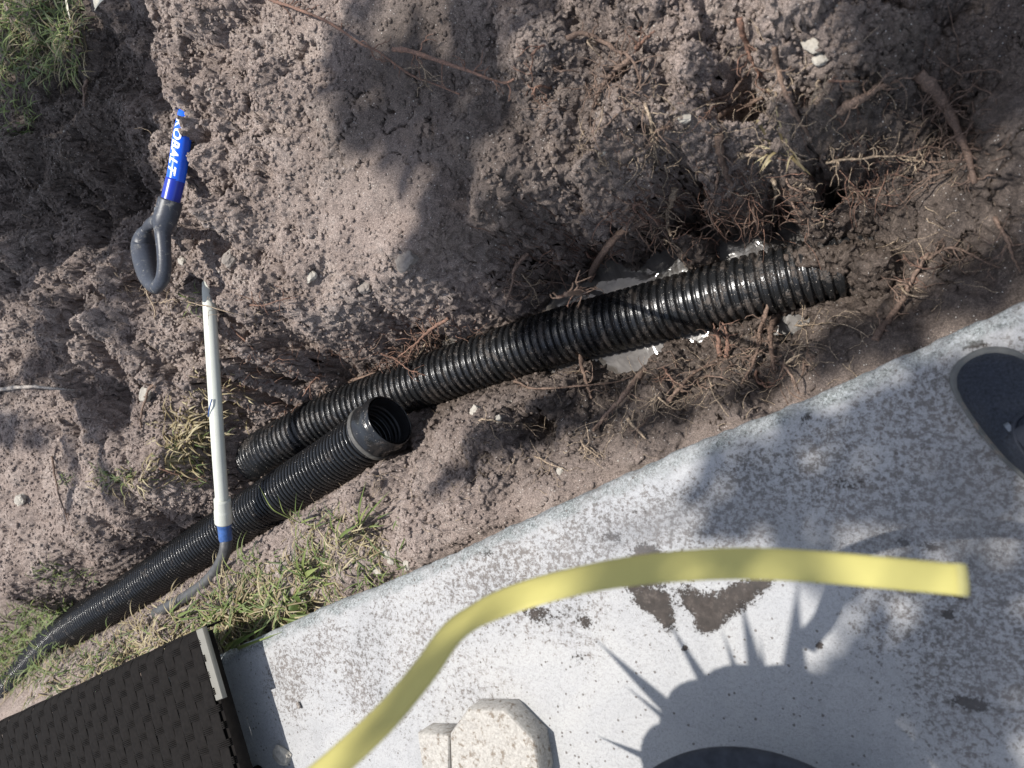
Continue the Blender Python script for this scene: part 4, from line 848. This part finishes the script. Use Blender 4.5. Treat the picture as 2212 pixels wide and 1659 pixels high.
R = [
 ('long red brown root arching down from the top edge of the bank', [(585, 0, .015), (650, 25, .03), (720, 60, .04), (770, 90, .045), (815, 115, .045), (850, 128, .04), (900, 165, .03), (950, 185, .015), (1000, 208, .01)], 3.6, 'root_red', 12),
 ('smooth pinkish root ending in split pale tips on the dark bank', [(875, 122, .035), (920, 130, .045), (970, 148, .045), (1020, 165, .045), (1070, 182, .04), (1110, 193, .035), (1130, 183, .03)], 4.6, 'root_red', 8),
 ('thin hanging rootlet below the pinkish root', [(925, 140, .03), (930, 160, .02), (928, 185, .01), (938, 200, .005)], 1.6, 'root_pale', 5),
 ('pair of grey brown roots crossing the bank above the water', [(1225, 85), (1275, 85, .02), (1320, 105, .02), (1365, 130, .02), (1385, 155, .02), (1390, 200, .01)], 4.4, 'root_brown', 8),
 ('dark fibrous root strands in the middle of the bank', [(1370, 140, .02), (1340, 160, .02), (1310, 190, .015), (1285, 235, .01)], 5, 'root_brown', 10),
 ('straight pale root piece pointing up the bank', [(1385, 115, .02), (1410, 98, .03), (1432, 85, .035)], 4, 'root_red', 3),
 ('pale branching root just right of the wet patch', [(1400, 230, .015), (1412, 265, .015), (1420, 300, .02), (1425, 340, .02), (1430, 375, .015)], 2.8, 'root_pale', 10),
 ('root with a bright red torn end high on the bank', [(1608, 55, .03), (1614, 80, .035), (1618, 110, .02), (1635, 150, .01), (1655, 172)], 5, 'root_red', 4),
 ('straight purple brown root running down the bank centre', [(1678, 115, .02), (1690, 170, .03), (1712, 230, .03), (1735, 275, .02), (1760, 320, .01)], 4.2, 'root_brown', 5),
 ('stubby thick root bent in an arc at the bank foot', [(1560, 300, .02), (1565, 340, .025), (1575, 380, .02), (1590, 410, .01)], 7, 'root_brown', 5),
 ('thick woody root slanting across the bank right of centre', [(1530, 280), (1560, 262, .02), (1610, 235, .02), (1650, 215, .01)], 7, 'root_brown', 8),
 ('thick pale brown root above the dark hollow', [(1820, 250, .02), (1850, 235, .03), (1880, 218, .03), (1905, 200, .02), (1935, 175)], 7, 'root_brown', 6),
 ('thin straw coloured root spanning the dark hollow', [(1792, 362, .03), (1850, 358, .045), (1910, 354, .045), (1985, 347, .02)], 2.6, 'root_pale', 10),
 ('thickest root on the bank, furred with fine fibres', [(1985, 165, .01), (2010, 200, .03), (2040, 245, .04), (2070, 300, .04), (2090, 345, .03), (2105, 400, .01)], 10, 'root_brown', 22),
 ('upright pair of dark roots hanging over the trench', [(1155, 550, .03), (1153, 590, .08), (1152, 630, .10), (1150, 668, .12)], 5, 'root_brown', 8),
 ('thin pale rootlet forked beside the hanging pair', [(1160, 600, .07), (1180, 615, .09), (1195, 640, .09), (1200, 660, .08)], 1.8, 'root_pale', 6),
 ('thick reddish root reaching down onto the long pipe', [(1405, 480, .02), (1370, 515, .07), (1350, 560, .11), (1330, 600, .13), (1318, 640, .13), (1310, 655, .13)], 7.5, 'root_brown', 8),
 ('split branch of the thick reddish root over the pipe', [(1330, 605, .12), (1312, 640, .13), (1296, 660, .13)], 3, 'root_red', 3),
 ('splintered root stump above the sparkling water', [(1465, 410, .02), (1466, 450, .05), (1462, 490, .06), (1470, 520, .06)], 7, 'root_pale', 10),
 ('red root bent like a hook at the bank lip', [(990, 690, .04), (970, 715, .07), (945, 745, .09), (905, 772, .08)], 4.6, 'root_red', 14),
 ('red root lying across the far pipe top', [(850, 765, .05), (900, 780, .08), (950, 800, .13), (985, 812, .13)], 2.8, 'root_red', 10),
 ('dark purple root along the trench wall', [(765, 825, .02), (800, 815, .03), (850, 800, .03), (900, 785, .03)], 5, 'root_brown', 6),
 ('short red root standing straight over the pipe', [(705, 808, .02), (706, 830, .06), (707, 855, .09)], 3.8, 'root_red', 2),
 ('long thin root stretched under the water edge', [(1115, 825, .01), (1180, 838, .03), (1260, 838, .04), (1340, 825, .03), (1385, 805, .01)], 3.2, 'root_brown', 6),
 ('upright dark root standing beside the puddle', [(1279, 720, .06), (1280, 770, .06), (1282, 810, .05), (1283, 860, .01)], 6, 'root_brown', 4),
 ('slanting brown root ridge below the pipe', [(1400, 800, .015), (1360, 850, .025), (1320, 895, .02), (1285, 930, .01)], 7, 'root_brown', 5),
 ('cream forked root on the shaded ledge', [(1030, 800 + 110, .0), (1060, 905, .02), (1110, 912, .03), (1165, 915, .02)], 2.2, 'root_pale', 4),
 ('orange root tips standing in the wet gravel', [(1560, 770, .01), (1558, 730, .03), (1552, 705, .03)], 5.5, 'root_red', 4),
 ('second orange root stub by the wet gravel', [(1572, 772, .01), (1580, 730, .03), (1572, 700, .04)], 5, 'root_red', 3),
 ('tall dark root beside the orange stubs', [(1680, 640, .05), (1660, 700, .05), (1640, 770, .03), (1605, 830, .01)], 5, 'root_brown', 8),
 ('slack white root thread above the slab edge', [(1700, 705, .01), (1745, 705, .03), (1800, 700, .03), (1850, 712, .02), (1885, 735, .0)], 1.8, 'root_pale', 10),
 ('thick root post under the slack white thread', [(1675, 690, .02), (1676, 740, .05), (1678, 800, .02)], 7, 'root_brown', 8),
 ('brown root running up the smooth soil slope', [(1890, 735, .005), (1930, 680, .015), (1965, 620, .015), (2005, 550, .01)], 6.5, 'root_brown', 10),
 ('fallen grey stick on the ledge left of the thread', [(1440, 875), (1480, 835, .03), (1520, 800, .03), (1550, 785, .01)], 4.5, 'root_brown', 5),
 ('bent brown root beside the white stone on the left', [(355, 820, .01), (338, 840, .02), (325, 870, .02), (312, 900, .01), (308, 925)], 5, 'root_brown', 3),
 ('orange brown rootlet near the heap face', [(548, 660, .01), (590, 662, .03), (630, 650, .03), (650, 640, .02)], 2.6, 'root_red', 6),
 ('rootlet looped across the top of the white pipe', [(345, 655, .0), (400, 652, .04), (440, 655, .05), (500, 672, .03), (560, 690)], 2.0, 'root_pale', 6),
 ('thin wiry root on the lit heap face by the white pipe', [(495, 695, .01), (530, 725, .02), (560, 755, .02), (585, 795, .01)], 2.4, 'root_red', 5),
 ('long dark root on the lower left soil', [(115, 985, .005), (130, 1030, .015), (145, 1080, .02), (165, 1150, .01)], 3.6, 'root_brown', 5),
 ('short thick twig in the shaded upper left', [(203, 178, .02), (200, 200, .025), (190, 230, .01)], 5, 'root_brown', 4),
 ('twisted pale root under the spade grip', [(322, 600, .02), (334, 640, .02), (345, 670, .015), (340, 690, .01)], 4.0, 'root_pale', 5),
 ('pale rootlet left of the spade grip', [(255, 590, .01), (275, 615, .01), (290, 640)], 2.4, 'root_pale', 4),
 ('brown runner root between the dry tussock and the white pipe', [(350, 1010, .01), (380, 1020, .015), (420, 1030, .015), (460, 1048)], 3, 'root_red', 4),
 ('thin root poking out of the soil by the slab', [(1160, 985, .01), (1200, 1000, .02), (1230, 1018)], 2, 'root_pale', 5),
 ('forked rootlet on the ledge below the puddle', [(1260, 950, .01), (1275, 965, .02), (1300, 990)], 2.2, 'root_pale', 6),
 ('dried root crossing the right hand soil', [(2000, 560), (2050, 540, .02), (2110, 560, .02), (2160, 580)], 3, 'root_brown', 10),
 ('dark root crack like line at the right edge', [(2150, 470), (2175, 530, .02), (2205, 590)], 3.4, 'root_brown', 5),
]
for i, (lab, pts, rmm, mt, tw) in enumerate(R): root(lab, pts, rmm, mt, int(tw * 1.5), i + 3)
root_stick = root('bleached bent stick half buried at the left edge', [(-30, 845, .02), (30, 840, .03), (80, 835, .035), (130, 838, .03), (190, 846, .0)], 7.5, 'stick', 0, 90); root_stick.name = 'stick'; root_stick['category'] = 'stick'; del root_stick['group']

r9 = np.random.default_rng(99)
for k, (px, py, sx, sy, an) in enumerate([(1300, 250, 60, 60, 60), (1330, 330, 50, 50, 70), (1450, 300, 60, 60, 60), (1520, 380, 60, 40, 80), (1600, 330, 50, 50, 60), (1700, 380, 50, 30, 60), (1470, 460, 60, 25, 90), (1540, 450, 40, 20, 90), (1620, 440, 50, 20, 95), (1690, 430, 40, 20, 90), (1760, 400, 40, 20, 80), (1850, 400, 40, 20, 100), (1240, 560, 50, 20, 20), (1300, 540, 50, 20, 10), (1380, 500, 40, 20, 20),
   (960, 720, 40, 20, 60), (920, 740, 40, 15, 40), (880, 760, 40, 15, 30), (820, 790, 40, 12, 20), (760, 810, 40, 12, 10), (680, 830, 40, 12, 10), (630, 850, 30, 15, 120), (1500, 800, 60, 20, 70), (1560, 820, 50, 25, 50), (1620, 800, 50, 20, 60), (1680, 790, 40, 20, 40), (1740, 750, 40, 20, 50), (1400, 870, 50, 20, 50), (1340, 900, 40, 20, 60), (1950, 620, 40, 30, 60), (2000, 580, 40, 30, 110), (1500, 260, 60, 60, 110), (1660, 200, 50, 50, 70), (1780, 160, 50, 40, 60), (1250, 120, 60, 50, 70), (1180, 170, 50, 50, 110)] * 1):
    for rep_ in range(2):
        x_, y_ = px + r9.normal() * sx * .6, py + r9.normal() * sy * .6; aa_ = math.radians(an + r9.normal() * 28); L = r9.uniform(35, 95); zl = r9.uniform(.01, .05); bend = r9.normal() * .5
        pts = [(x_, y_, .0), (x_ + L * .35 * math.cos(aa_), y_ + L * .35 * math.sin(aa_), zl), (x_ + L * .7 * math.cos(aa_ + bend * .5), y_ + L * .7 * math.sin(aa_ + bend * .5), zl * 1.1), (x_ + L * math.cos(aa_ + bend), y_ + L * math.sin(aa_ + bend), zl * .6)]
        o = root('broken root end among many in the cut trench bank', pts, r9.choice([1.5, 2.2, 3.0, 4.2], p=[.3, .35, .25, .1]), ['root_brown', 'root_brown', 'root_red', 'root_pale'][r9.integers(4)], int(r9.integers(1, 6)), 300 + k * 2 + rep_, .04); o['group'] = 'broken root ends in the trench bank'
# fine rootlets nobody could count
def tangle(name, regions, mat, seed, length=(.03, .10), rad=(.0005, .0013)):
    r_ = np.random.default_rng(seed); mb = MB()
    for (px, py, sx, sy, num) in regions:
        for k in range(num):
            c = G(px + r_.normal() * sx, py + r_.normal() * sy); L = r_.uniform(*length); d_ = r_.normal(size=3); d_[2] = abs(d_[2]) * .5; d_ /= np.linalg.norm(d_); cur = c + (0, 0, r_.uniform(0, .02)); q_ = [cur.copy()]
            for m_ in range(6):
                d_ = d_ + r_.normal(size=3) * (.30, .30, .18); d_ /= np.linalg.norm(d_); cur = cur + d_ * L / 6; g_ = hz(cur[0], cur[1])
                if cur[2] < g_: cur[2] = g_ + .001
                if cur[2] > g_ + .06: d_[2] -= .6
                q_.append(cur.copy())
            qs = spline(q_, 2); r0 = r_.uniform(*rad); v, q, tr = tube(qs, np.linspace(r0, r0 * .4, len(qs)), 4, False); mb.add(v, q, tr, r_.random())
    o = mb.build(name, M[mat]); tag(o, kind='stuff'); return o
tangle('fine_roots', [(950, 745, 60, 25, 60), (850, 770, 60, 20, 38), (1450, 470, 70, 30, 71), (1600, 480, 80, 30, 60), (1280, 560, 60, 25, 33), (1700, 440, 60, 25, 38), (1850, 390, 60, 25, 49), (650, 800, 60, 20, 33), (560, 850, 40, 25, 27)], 'root_red', 5)
tangle('rootlets', [(1500, 840, 110, 35, 71), (1700, 760, 90, 30, 49), (1350, 900, 90, 40, 49), (1450, 300, 90, 70, 66), (1700, 280, 90, 70, 60), (1100, 980, 100, 40, 33), (1950, 330, 60, 60, 38), (2030, 560, 60, 50, 33), (480, 700, 80, 60, 27), (250, 550, 120, 120, 33), (850, 1050, 80, 30, 33), (450, 1300, 160, 60, 66)], 'root_pale', 6, (.02, .07), (.0004, .0009))
tangle('root_fibres', [(1450, 490, 90, 25, 66), (1250, 600, 80, 25, 38), (2050, 290, 30, 60, 82), (1650, 470, 80, 25, 49), (1560, 800, 100, 30, 44), (950, 750, 70, 22, 33), (1330, 210, 60, 40, 44)], 'root_brown', 7, (.03, .09), (.0006, .0016))

# ------------------------------------------------------------------ soil crumbs
b6 = bmesh.new(); bmesh.ops.create_icosphere(b6, subdivisions=1, radius=1); iv = np.array([v_.co[:] for v_ in b6.verts]); it_ = np.array([[v_.index for v_ in f.verts] for f in b6.faces]); b6.free()
def crumbs(name, num, rmin, rmax, seed, mat, regions=None, power=2.4):
    r_ = np.random.default_rng(seed)
    x = r_.uniform(-2.9, .15, num * 3); y = r_.uniform(-.9, 1.3, num * 3)
    s_, n_ = slab_sn(x, y); dens = np.clip(.55 + blobs(x, y, ROUGH), .05, 1); ok = (n_ < -.012) & (r_.random(len(x)) < dens); x, y = x[ok][:num], y[ok][:num]
    z = hz(x, y); n = len(x); r = rmin + (rmax - rmin) * r_.random(n) ** power; a_ = r_.uniform(0, 6.3, n); c_, s2 = np.cos(a_)[:, None], np.sin(a_)[:, None]
    v_ = iv[None] * (1 + r_.normal(size=(n, len(iv), 1)) * .20) * r[:, None, None] * np.stack([np.ones(n), r_.uniform(.55, 1, n), r_.uniform(.5, .9, n)], 1)[:, None, :]
    vv = np.stack([v_[..., 0] * c_ - v_[..., 1] * s2 + x[:, None], v_[..., 0] * s2 + v_[..., 1] * c_ + y[:, None], v_[..., 2] + (z + r * .2)[:, None]], -1).reshape(-1, 3)
    me = np_mesh(name, vv, None, (it_[None] + (np.arange(n) * len(iv))[:, None, None]).reshape(-1, 3)); attr(me, 'moist_shade', np.clip(-.08 + blobs(vv[:, 0], vv[:, 1], MOIST_SHADE), 0, 1))
    o = link(name, me, mat, None, True); tag(o, kind='stuff'); return o
crumbs('soil_crumbs', 130000, .0009, .0070, 3, M['soil'], power=3.6)
crumbs('gravel', 900, .0012, .0040, 4, M['stone'])

# ------------------------------------------------------------------ grass
def grass(name, regions, mat, seed, kind='stuff'):
    r_ = np.random.default_rng(seed); mb = MB()
    for (px, py, sx, sy, num, lo, hi, wd, up) in regions:
        for k in range(num):
            a_, b_ = px + r_.uniform(-1, 1) * sx, py + r_.uniform(-1, 1) * sy; c = G(a_, b_); s_, n_ = slab_sn(c[0], c[1])
            if n_ > .0: continue
            L = r_.uniform(lo, hi); th = r_.uniform(0, 6.28); u_ = up * r_.uniform(.4, 1.3); d_ = np.array([math.cos(th), math.sin(th), u_]); d_ /= np.linalg.norm(d_)
            p1 = c + d_ * L * .35; d2 = d_ + (r_.normal() * .25, r_.normal() * .25, -.45); d2 /= np.linalg.norm(d2); p2 = p1 + d2 * L * .35; d3 = d2 + (0, 0, -.5); d3 /= np.linalg.norm(d3); p3 = p2 + d3 * L * .3
            for p in (p1, p2, p3): p[2] = max(p[2], hz(p[0], p[1]) + .002)
            blade(mb, [c - (0, 0, .004), p1, p2, p3], wd * r_.uniform(.6, 1.3), r_.random(), .3)
    o = mb.build(name, M[mat], None, False); 
    if kind: tag(o, kind=kind)
    return o
grass('grass', [(70, 70, 110, 90, 520, .04, .12, .0045, .8), (20, 230, 60, 60, 120, .04, .10, .004, .8), (30, 1380, 60, 60, 150, .04, .12, .004, 1.0), (110, 1330, 60, 30, 150, .04, .1, .004, .9), (60, 1420, 70, 50, 160, .05, .13, .004, .9), (150, 1350, 60, 30, 60, .04, .1, .004, .9), (130, 1450, 140, 50, 170, .03, .10, .0035, .8), (300, 1400, 160, 50, 110, .03, .09, .0035, .7), (620, 1240, 110, 45, 120, .03, .10, .0035, .8), (560, 1320, 100, 40, 110, .04, .13, .0038, .7), (470, 1330, 70, 40, 60, .03, .09, .0035, .7), (760, 1160, 120, 50, 50, .03, .08, .003, .7),
                (430, 990, 60, 50, 60, .03, .08, .003, .8), (255, 1030, 40, 15, 60, .02, .06, .003, .7), (150, 1240, 60, 20, 70, .02, .06, .003, .8), (840, 1240, 60, 30, 50, .03, .08, .003, .8), (150, 1035, 14, 10, 14, .02, .05, .003, .8), (430, 655, 25, 25, 16, .02, .05, .003, .8)], 'grass', 8)
grass('dry_grass', [(80, 80, 110, 90, 420, .03, .10, .004, .5), (410, 960, 60, 60, 160, .03, .09, .0045, .5), (440, 920, 40, 30, 80, .03, .07, .005, .6), (180, 1440, 180, 60, 330, .03, .10, .0035, .4), (420, 1330, 150, 50, 230, .03, .10, .0035, .4), (600, 1270, 140, 60, 240, .03, .10, .003, .35), (560, 1350, 90, 40, 260, .04, .13, .0035, .4), (730, 1170, 100, 50, 200, .02, .07, .0025, .4), (480, 860, 60, 50, 60, .03, .07, .0035, .5), (260, 1040, 60, 25, 60, .02, .07, .003, .5), (350, 1390, 100, 30, 160, .03, .08, .0035, .4), (1690, 325, 25, 14, 14, .02, .06, .004, .4)], 'straw', 9)
# single plants that stand out
def sprig(label, px, py, blades_, name='grass_tuft', mat='grass', z0=None):
    c = G(px, py) if z0 is None else np.array(P(px, py, z0)); o = empty(name, V(c)); tag(o, label, 'grass')
    for (tx, ty, tz, wd, arch) in blades_:
        tip = np.array(P(tx, ty, c[2] + tz)); mid = (c + tip) / 2 + (0, 0, arch); mb = MB(); blade(mb, [c, c + (mid - c) * .55 + (0, 0, arch * .25), mid, tip], wd, random.random() * .5 + .5, .3, lambda s: np.minimum(1, .6 + s * 2) * np.clip((1 - s) * 3, .05, 1)); mb.build('blade', M[mat], o)
sprig('slender green grass sprig with a long bright blade over the near pipe', 733, 1163, [(712, 1098, .05, .006, .01), (740, 1110, .05, .004, .01), (782, 1128, .06, .007, .01), (725, 1195, .01, .004, .0)])
sprig('grey green grass sprig leaning over bare soil', 778, 1140, [(800, 1085, .08, .0055, .01), (842, 1060, .08, .005, .01), (790, 1040, .10, .006, .01), (763, 1108, .05, .008, .0)])
sprig('grass sprig with thin blades lying on the near pipe', 650, 1130, [(600, 1070, .10, .005, .02), (640, 1065, .10, .004, .01), (655, 1080, .09, .004, .01), (618, 1095, .08, .004, .01), (688, 1115, .06, .004, .01), (560, 1050, .09, .0035, .03)])
sprig('broad bright green grass clump against the lounger edge', 500, 1405, [(575, 1352, .06, .011, .03), (505, 1350, .07, .010, .03), (530, 1370, .05, .010, .03), (610, 1365, .05, .008, .03)], z0=-.05)
sprig('yellow green curled grass clump beside the lounger corner', 385, 1335, [(400, 1290, .06, .007, .03), (430, 1310, .05, .008, .02), (370, 1355, .03, .008, .03), (445, 1330, .03, .006, .02)])
sprig('wide leaved grass shoot beside the black hose', 660, 1245, [(690, 1225, .05, .012, .01), (665, 1170, .06, .008, .01), (640, 1195, .05, .009, .01), (700, 1250, .03, .006, .0), (625, 1225, .04, .008, .01)])
# little leafy weed
c = G(665, 1312); o_w = empty('weed', V(c)); tag(o_w, 'small round leaved green weed growing against the slab edge', 'weed')
for k, (dx, dy, L) in enumerate(((-.03, .01, .035), (.0, .04, .035), (.035, .02, .03), (.02, -.03, .035), (-.02, -.03, .03), (.0, .015, .028))):
    tip = c + (dx, dy, .03 + .004 * k); mb = MB(); blade(mb, [c + (0, 0, .004), c + (dx * .4, dy * .4, .02), c + (dx * .75, dy * .75, .032), tip], .02, .4 + .1 * k, .25, lambda s: np.clip(np.sin(math.pi * np.clip(s, .02, .98) ** 1.3), .08, 1)); mb.build('leaf', M['grass'], o_w)
# dry leaf at the top
mb = MB(); c0 = P(205, 18, .02); c1 = P(250, -22, .03); blade(mb, [tuple(c0), tuple(c0 + (c1 - c0) * .3 + Vector((0, 0, .008))), tuple(c0 + (c1 - c0) * .7 + Vector((0, 0, .012))), tuple(c1)], .045, .5, .35, lambda s: np.clip(.25 + np.sin(math.pi * np.clip(s, 0, .96)) ** .8, .1, 1)); o = mb.build('dry_leaf', M['dryleaf']); tag(o, 'curled pale dry leaf on the dark soil at the top', 'leaf')
mb = MB(); blade(mb, [tuple(P(152, 42, .01)), tuple(P(146, 15, .025)), tuple(P(140, -15, .03))], .010, .5, .3); o = mb.build('dry_leaf', M['dryleaf']); tag(o, 'narrow white dry blade standing at the lawn edge', 'leaf')
# pale bucket beyond the lawn, only its side shows in the corner
bc = P(-95, -95, 0); mb = MB(); pr = [(.0, .0), (.13, .0), (.135, .01), (.15, .25), (.158, .252), (.158, .262), (.148, .262), (.145, .255), (.13, .02), (.0, .018)]; a = np.linspace(0, 2 * math.pi, 64, endpoint=False)
v = np.array([[bc.x + r * math.cos(t1), bc.y + r * math.sin(t1), z - .03] for r, z in pr for t1 in a]); mb.add(v, grid_quads(len(pr), 64, True)); o = mb.build('bucket', simple('pale_grey_plastic', (.45, .48, .50), .4, .05, 10)); tag(o, 'pale grey bucket beyond the lawn, just its side in the corner', 'bucket')

# ------------------------------------------------------------------ tree whose leaves shade the ground
SH = [  # photo point, radii in m, angle, density, ground height
 (130, 330, .42, .26, 0, 3.0, -.05), (60, 500, .25, .20, 0, 2.6, -.05), (250, 100, .14, .24, 0, 2.8, 0), (250, 470, .14, .12, 0, 2.0, -.05), (300, 260, .08, .16, 0, 2.2, -.05), (60, 760, .34, .045, 20, 2.4, -.05), (170, 830, .24, .045, -15, 2.0, -.08), (215, 960, .06, .17, 10, 2.2, -.1), (130, 1020, .05, .14, 15, 1.8, -.1), (20, 930, .16, .05, 0, 1.8, -.1), (300, 700, .06, .10, 0, 1.2, -.1), (290, 1150, .16, .03, 25, 1.6, -.15),
 (60, 60, .2, .1, 0, 1.3, 0), (770, 100, .05, .10, -50, 2.2, .1), (850, 210, .055, .12, -55, 2.2, .07), (930, 310, .055, .11, -50, 2.2, .03), (1000, 430, .045, .09, -60, 2.0, 0), (1010, 180, .13, .09, -40, 1.6, .05), (1060, 300, .07, .12, 0, .9, 0), (1120, 60, .10, .07, 0, .9, .06), (1180, 600, .10, .05, 10, 2.4, -.25), (1320, 560, .12, .035, 10, 2.2, -.25), (1560, 480, .14, .02, 10, 1.6, -.25),
 (2140, 60, .13, .10, 0, 3.0, 0), (2010, 20, .06, .05, 0, 2.0, 0), (2150, 230, .06, .06, 0, 1.8, -.05), (1900, 365, .05, .02, 10, 1.4, -.2), (2080, 640, .20, .05, 25, 1.2, -.1), (1900, 700, .2, .05, 25, 1.0, -.15), (1250, 700, .14, .05, 20, 1.0, -.25), (1130, 640, .10, .10, 0, 1.4, -.2), (1050, 985, .12, .03, 35, 1.4, -.1), (1240, 870, .12, .05, 20, 1.2, -.1), (1650, 800, .25, .03, 25, 1.0, -.1),
 (1830, 1010, .22, .09, 10, 1.3, 0), (2050, 950, .12, .12, 0, 1.0, 0), (1640, 1050, .12, .05, 30, 1.0, 0), (1740, 1180, .03, .12, 35, 1.6, 0), (1930, 1080, .14, .05, 0, 1.0, 0), (2060, 1420, .16, .14, 0, 1.5, 0), (1950, 1560, .12, .10, 0, 1.5, 0), (2190, 1560, .10, .10, 0, 1.0, 0), (1960, 880, .20, .025, 15, 1.2, 0), (2150, 1320, .10, .10, 0, 1.0, 0), (2120, 870, .08, .06, 0, 1.0, 0)]
o_tr = empty('shade_tree', (1.9, 1.9, -.05)); tag(o_tr, 'tree outside the frame whose leaves throw the dappled shade', 'tree')
mb = MB(); r_ = np.random.default_rng(21)
for (px, py, rx, ry, ang_, dn, gz) in SH:
    c = P(px, py, gz); num = int(dn * rx * ry * 3.1416 / .0022 * 1.7) + 6; ca, sa_ = math.cos(math.radians(ang_)), math.sin(math.radians(ang_))
    for k in range(num):
        rr_ = math.sqrt(r_.random()) * 1.05; th = r_.uniform(0, 6.283); u_, w2 = rr_ * math.cos(th) * rx, rr_ * math.sin(th) * ry
        S = Vector((c.x + u_ * ca - w2 * sa_, c.y + u_ * sa_ + w2 * ca, 0)); z = r_.uniform(3.0, 4.6); p = lift(S, z - gz); p.z = z
        L = r_.uniform(.05, .10); th = r_.normal() * .5 + .9; d_ = np.array([math.cos(th), math.sin(th), r_.normal() * .25]) * L
        p = np.array(p); blade(mb, [p - d_ * .5, p + (0, 0, .004), p + d_ * .5 + (0, 0, -.006)], L * .42, r_.random(), .15, lambda s: np.sin(math.pi * np.clip(s, .03, .97)))
mb.build('crown', M['leaf'], o_tr, False)
mb = MB(); v, q, tr = tube(spline([(1.9, 1.9, -.1), (1.85, 1.8, 1.0), (1.6, 1.6, 2.2), (1.2, 1.3, 3.2), (.3, 1.9, 4.0), (-1.0, 2.3, 4.4), (-2.5, 2.2, 4.7)], 10), np.linspace(.13, .02, 61), 16); mb.add(v, q, tr)
for (px, py, rx, ry, ang_, dn, gz) in SH:
    c = P(px, py, gz); q0 = lift(Vector((c.x, c.y, 0)), 3.8); s0 = Vector((q0.x + .4, 2.0, 4.1)); v, q, tr = tube(spline([tuple(s0), tuple((s0 + q0) / 2 + Vector((0, 0, .12))), tuple(q0)], 6), np.linspace(.010, .003, 13), 6); mb.add(v, q, tr)
mb.build('trunk', M['bark'], o_tr)
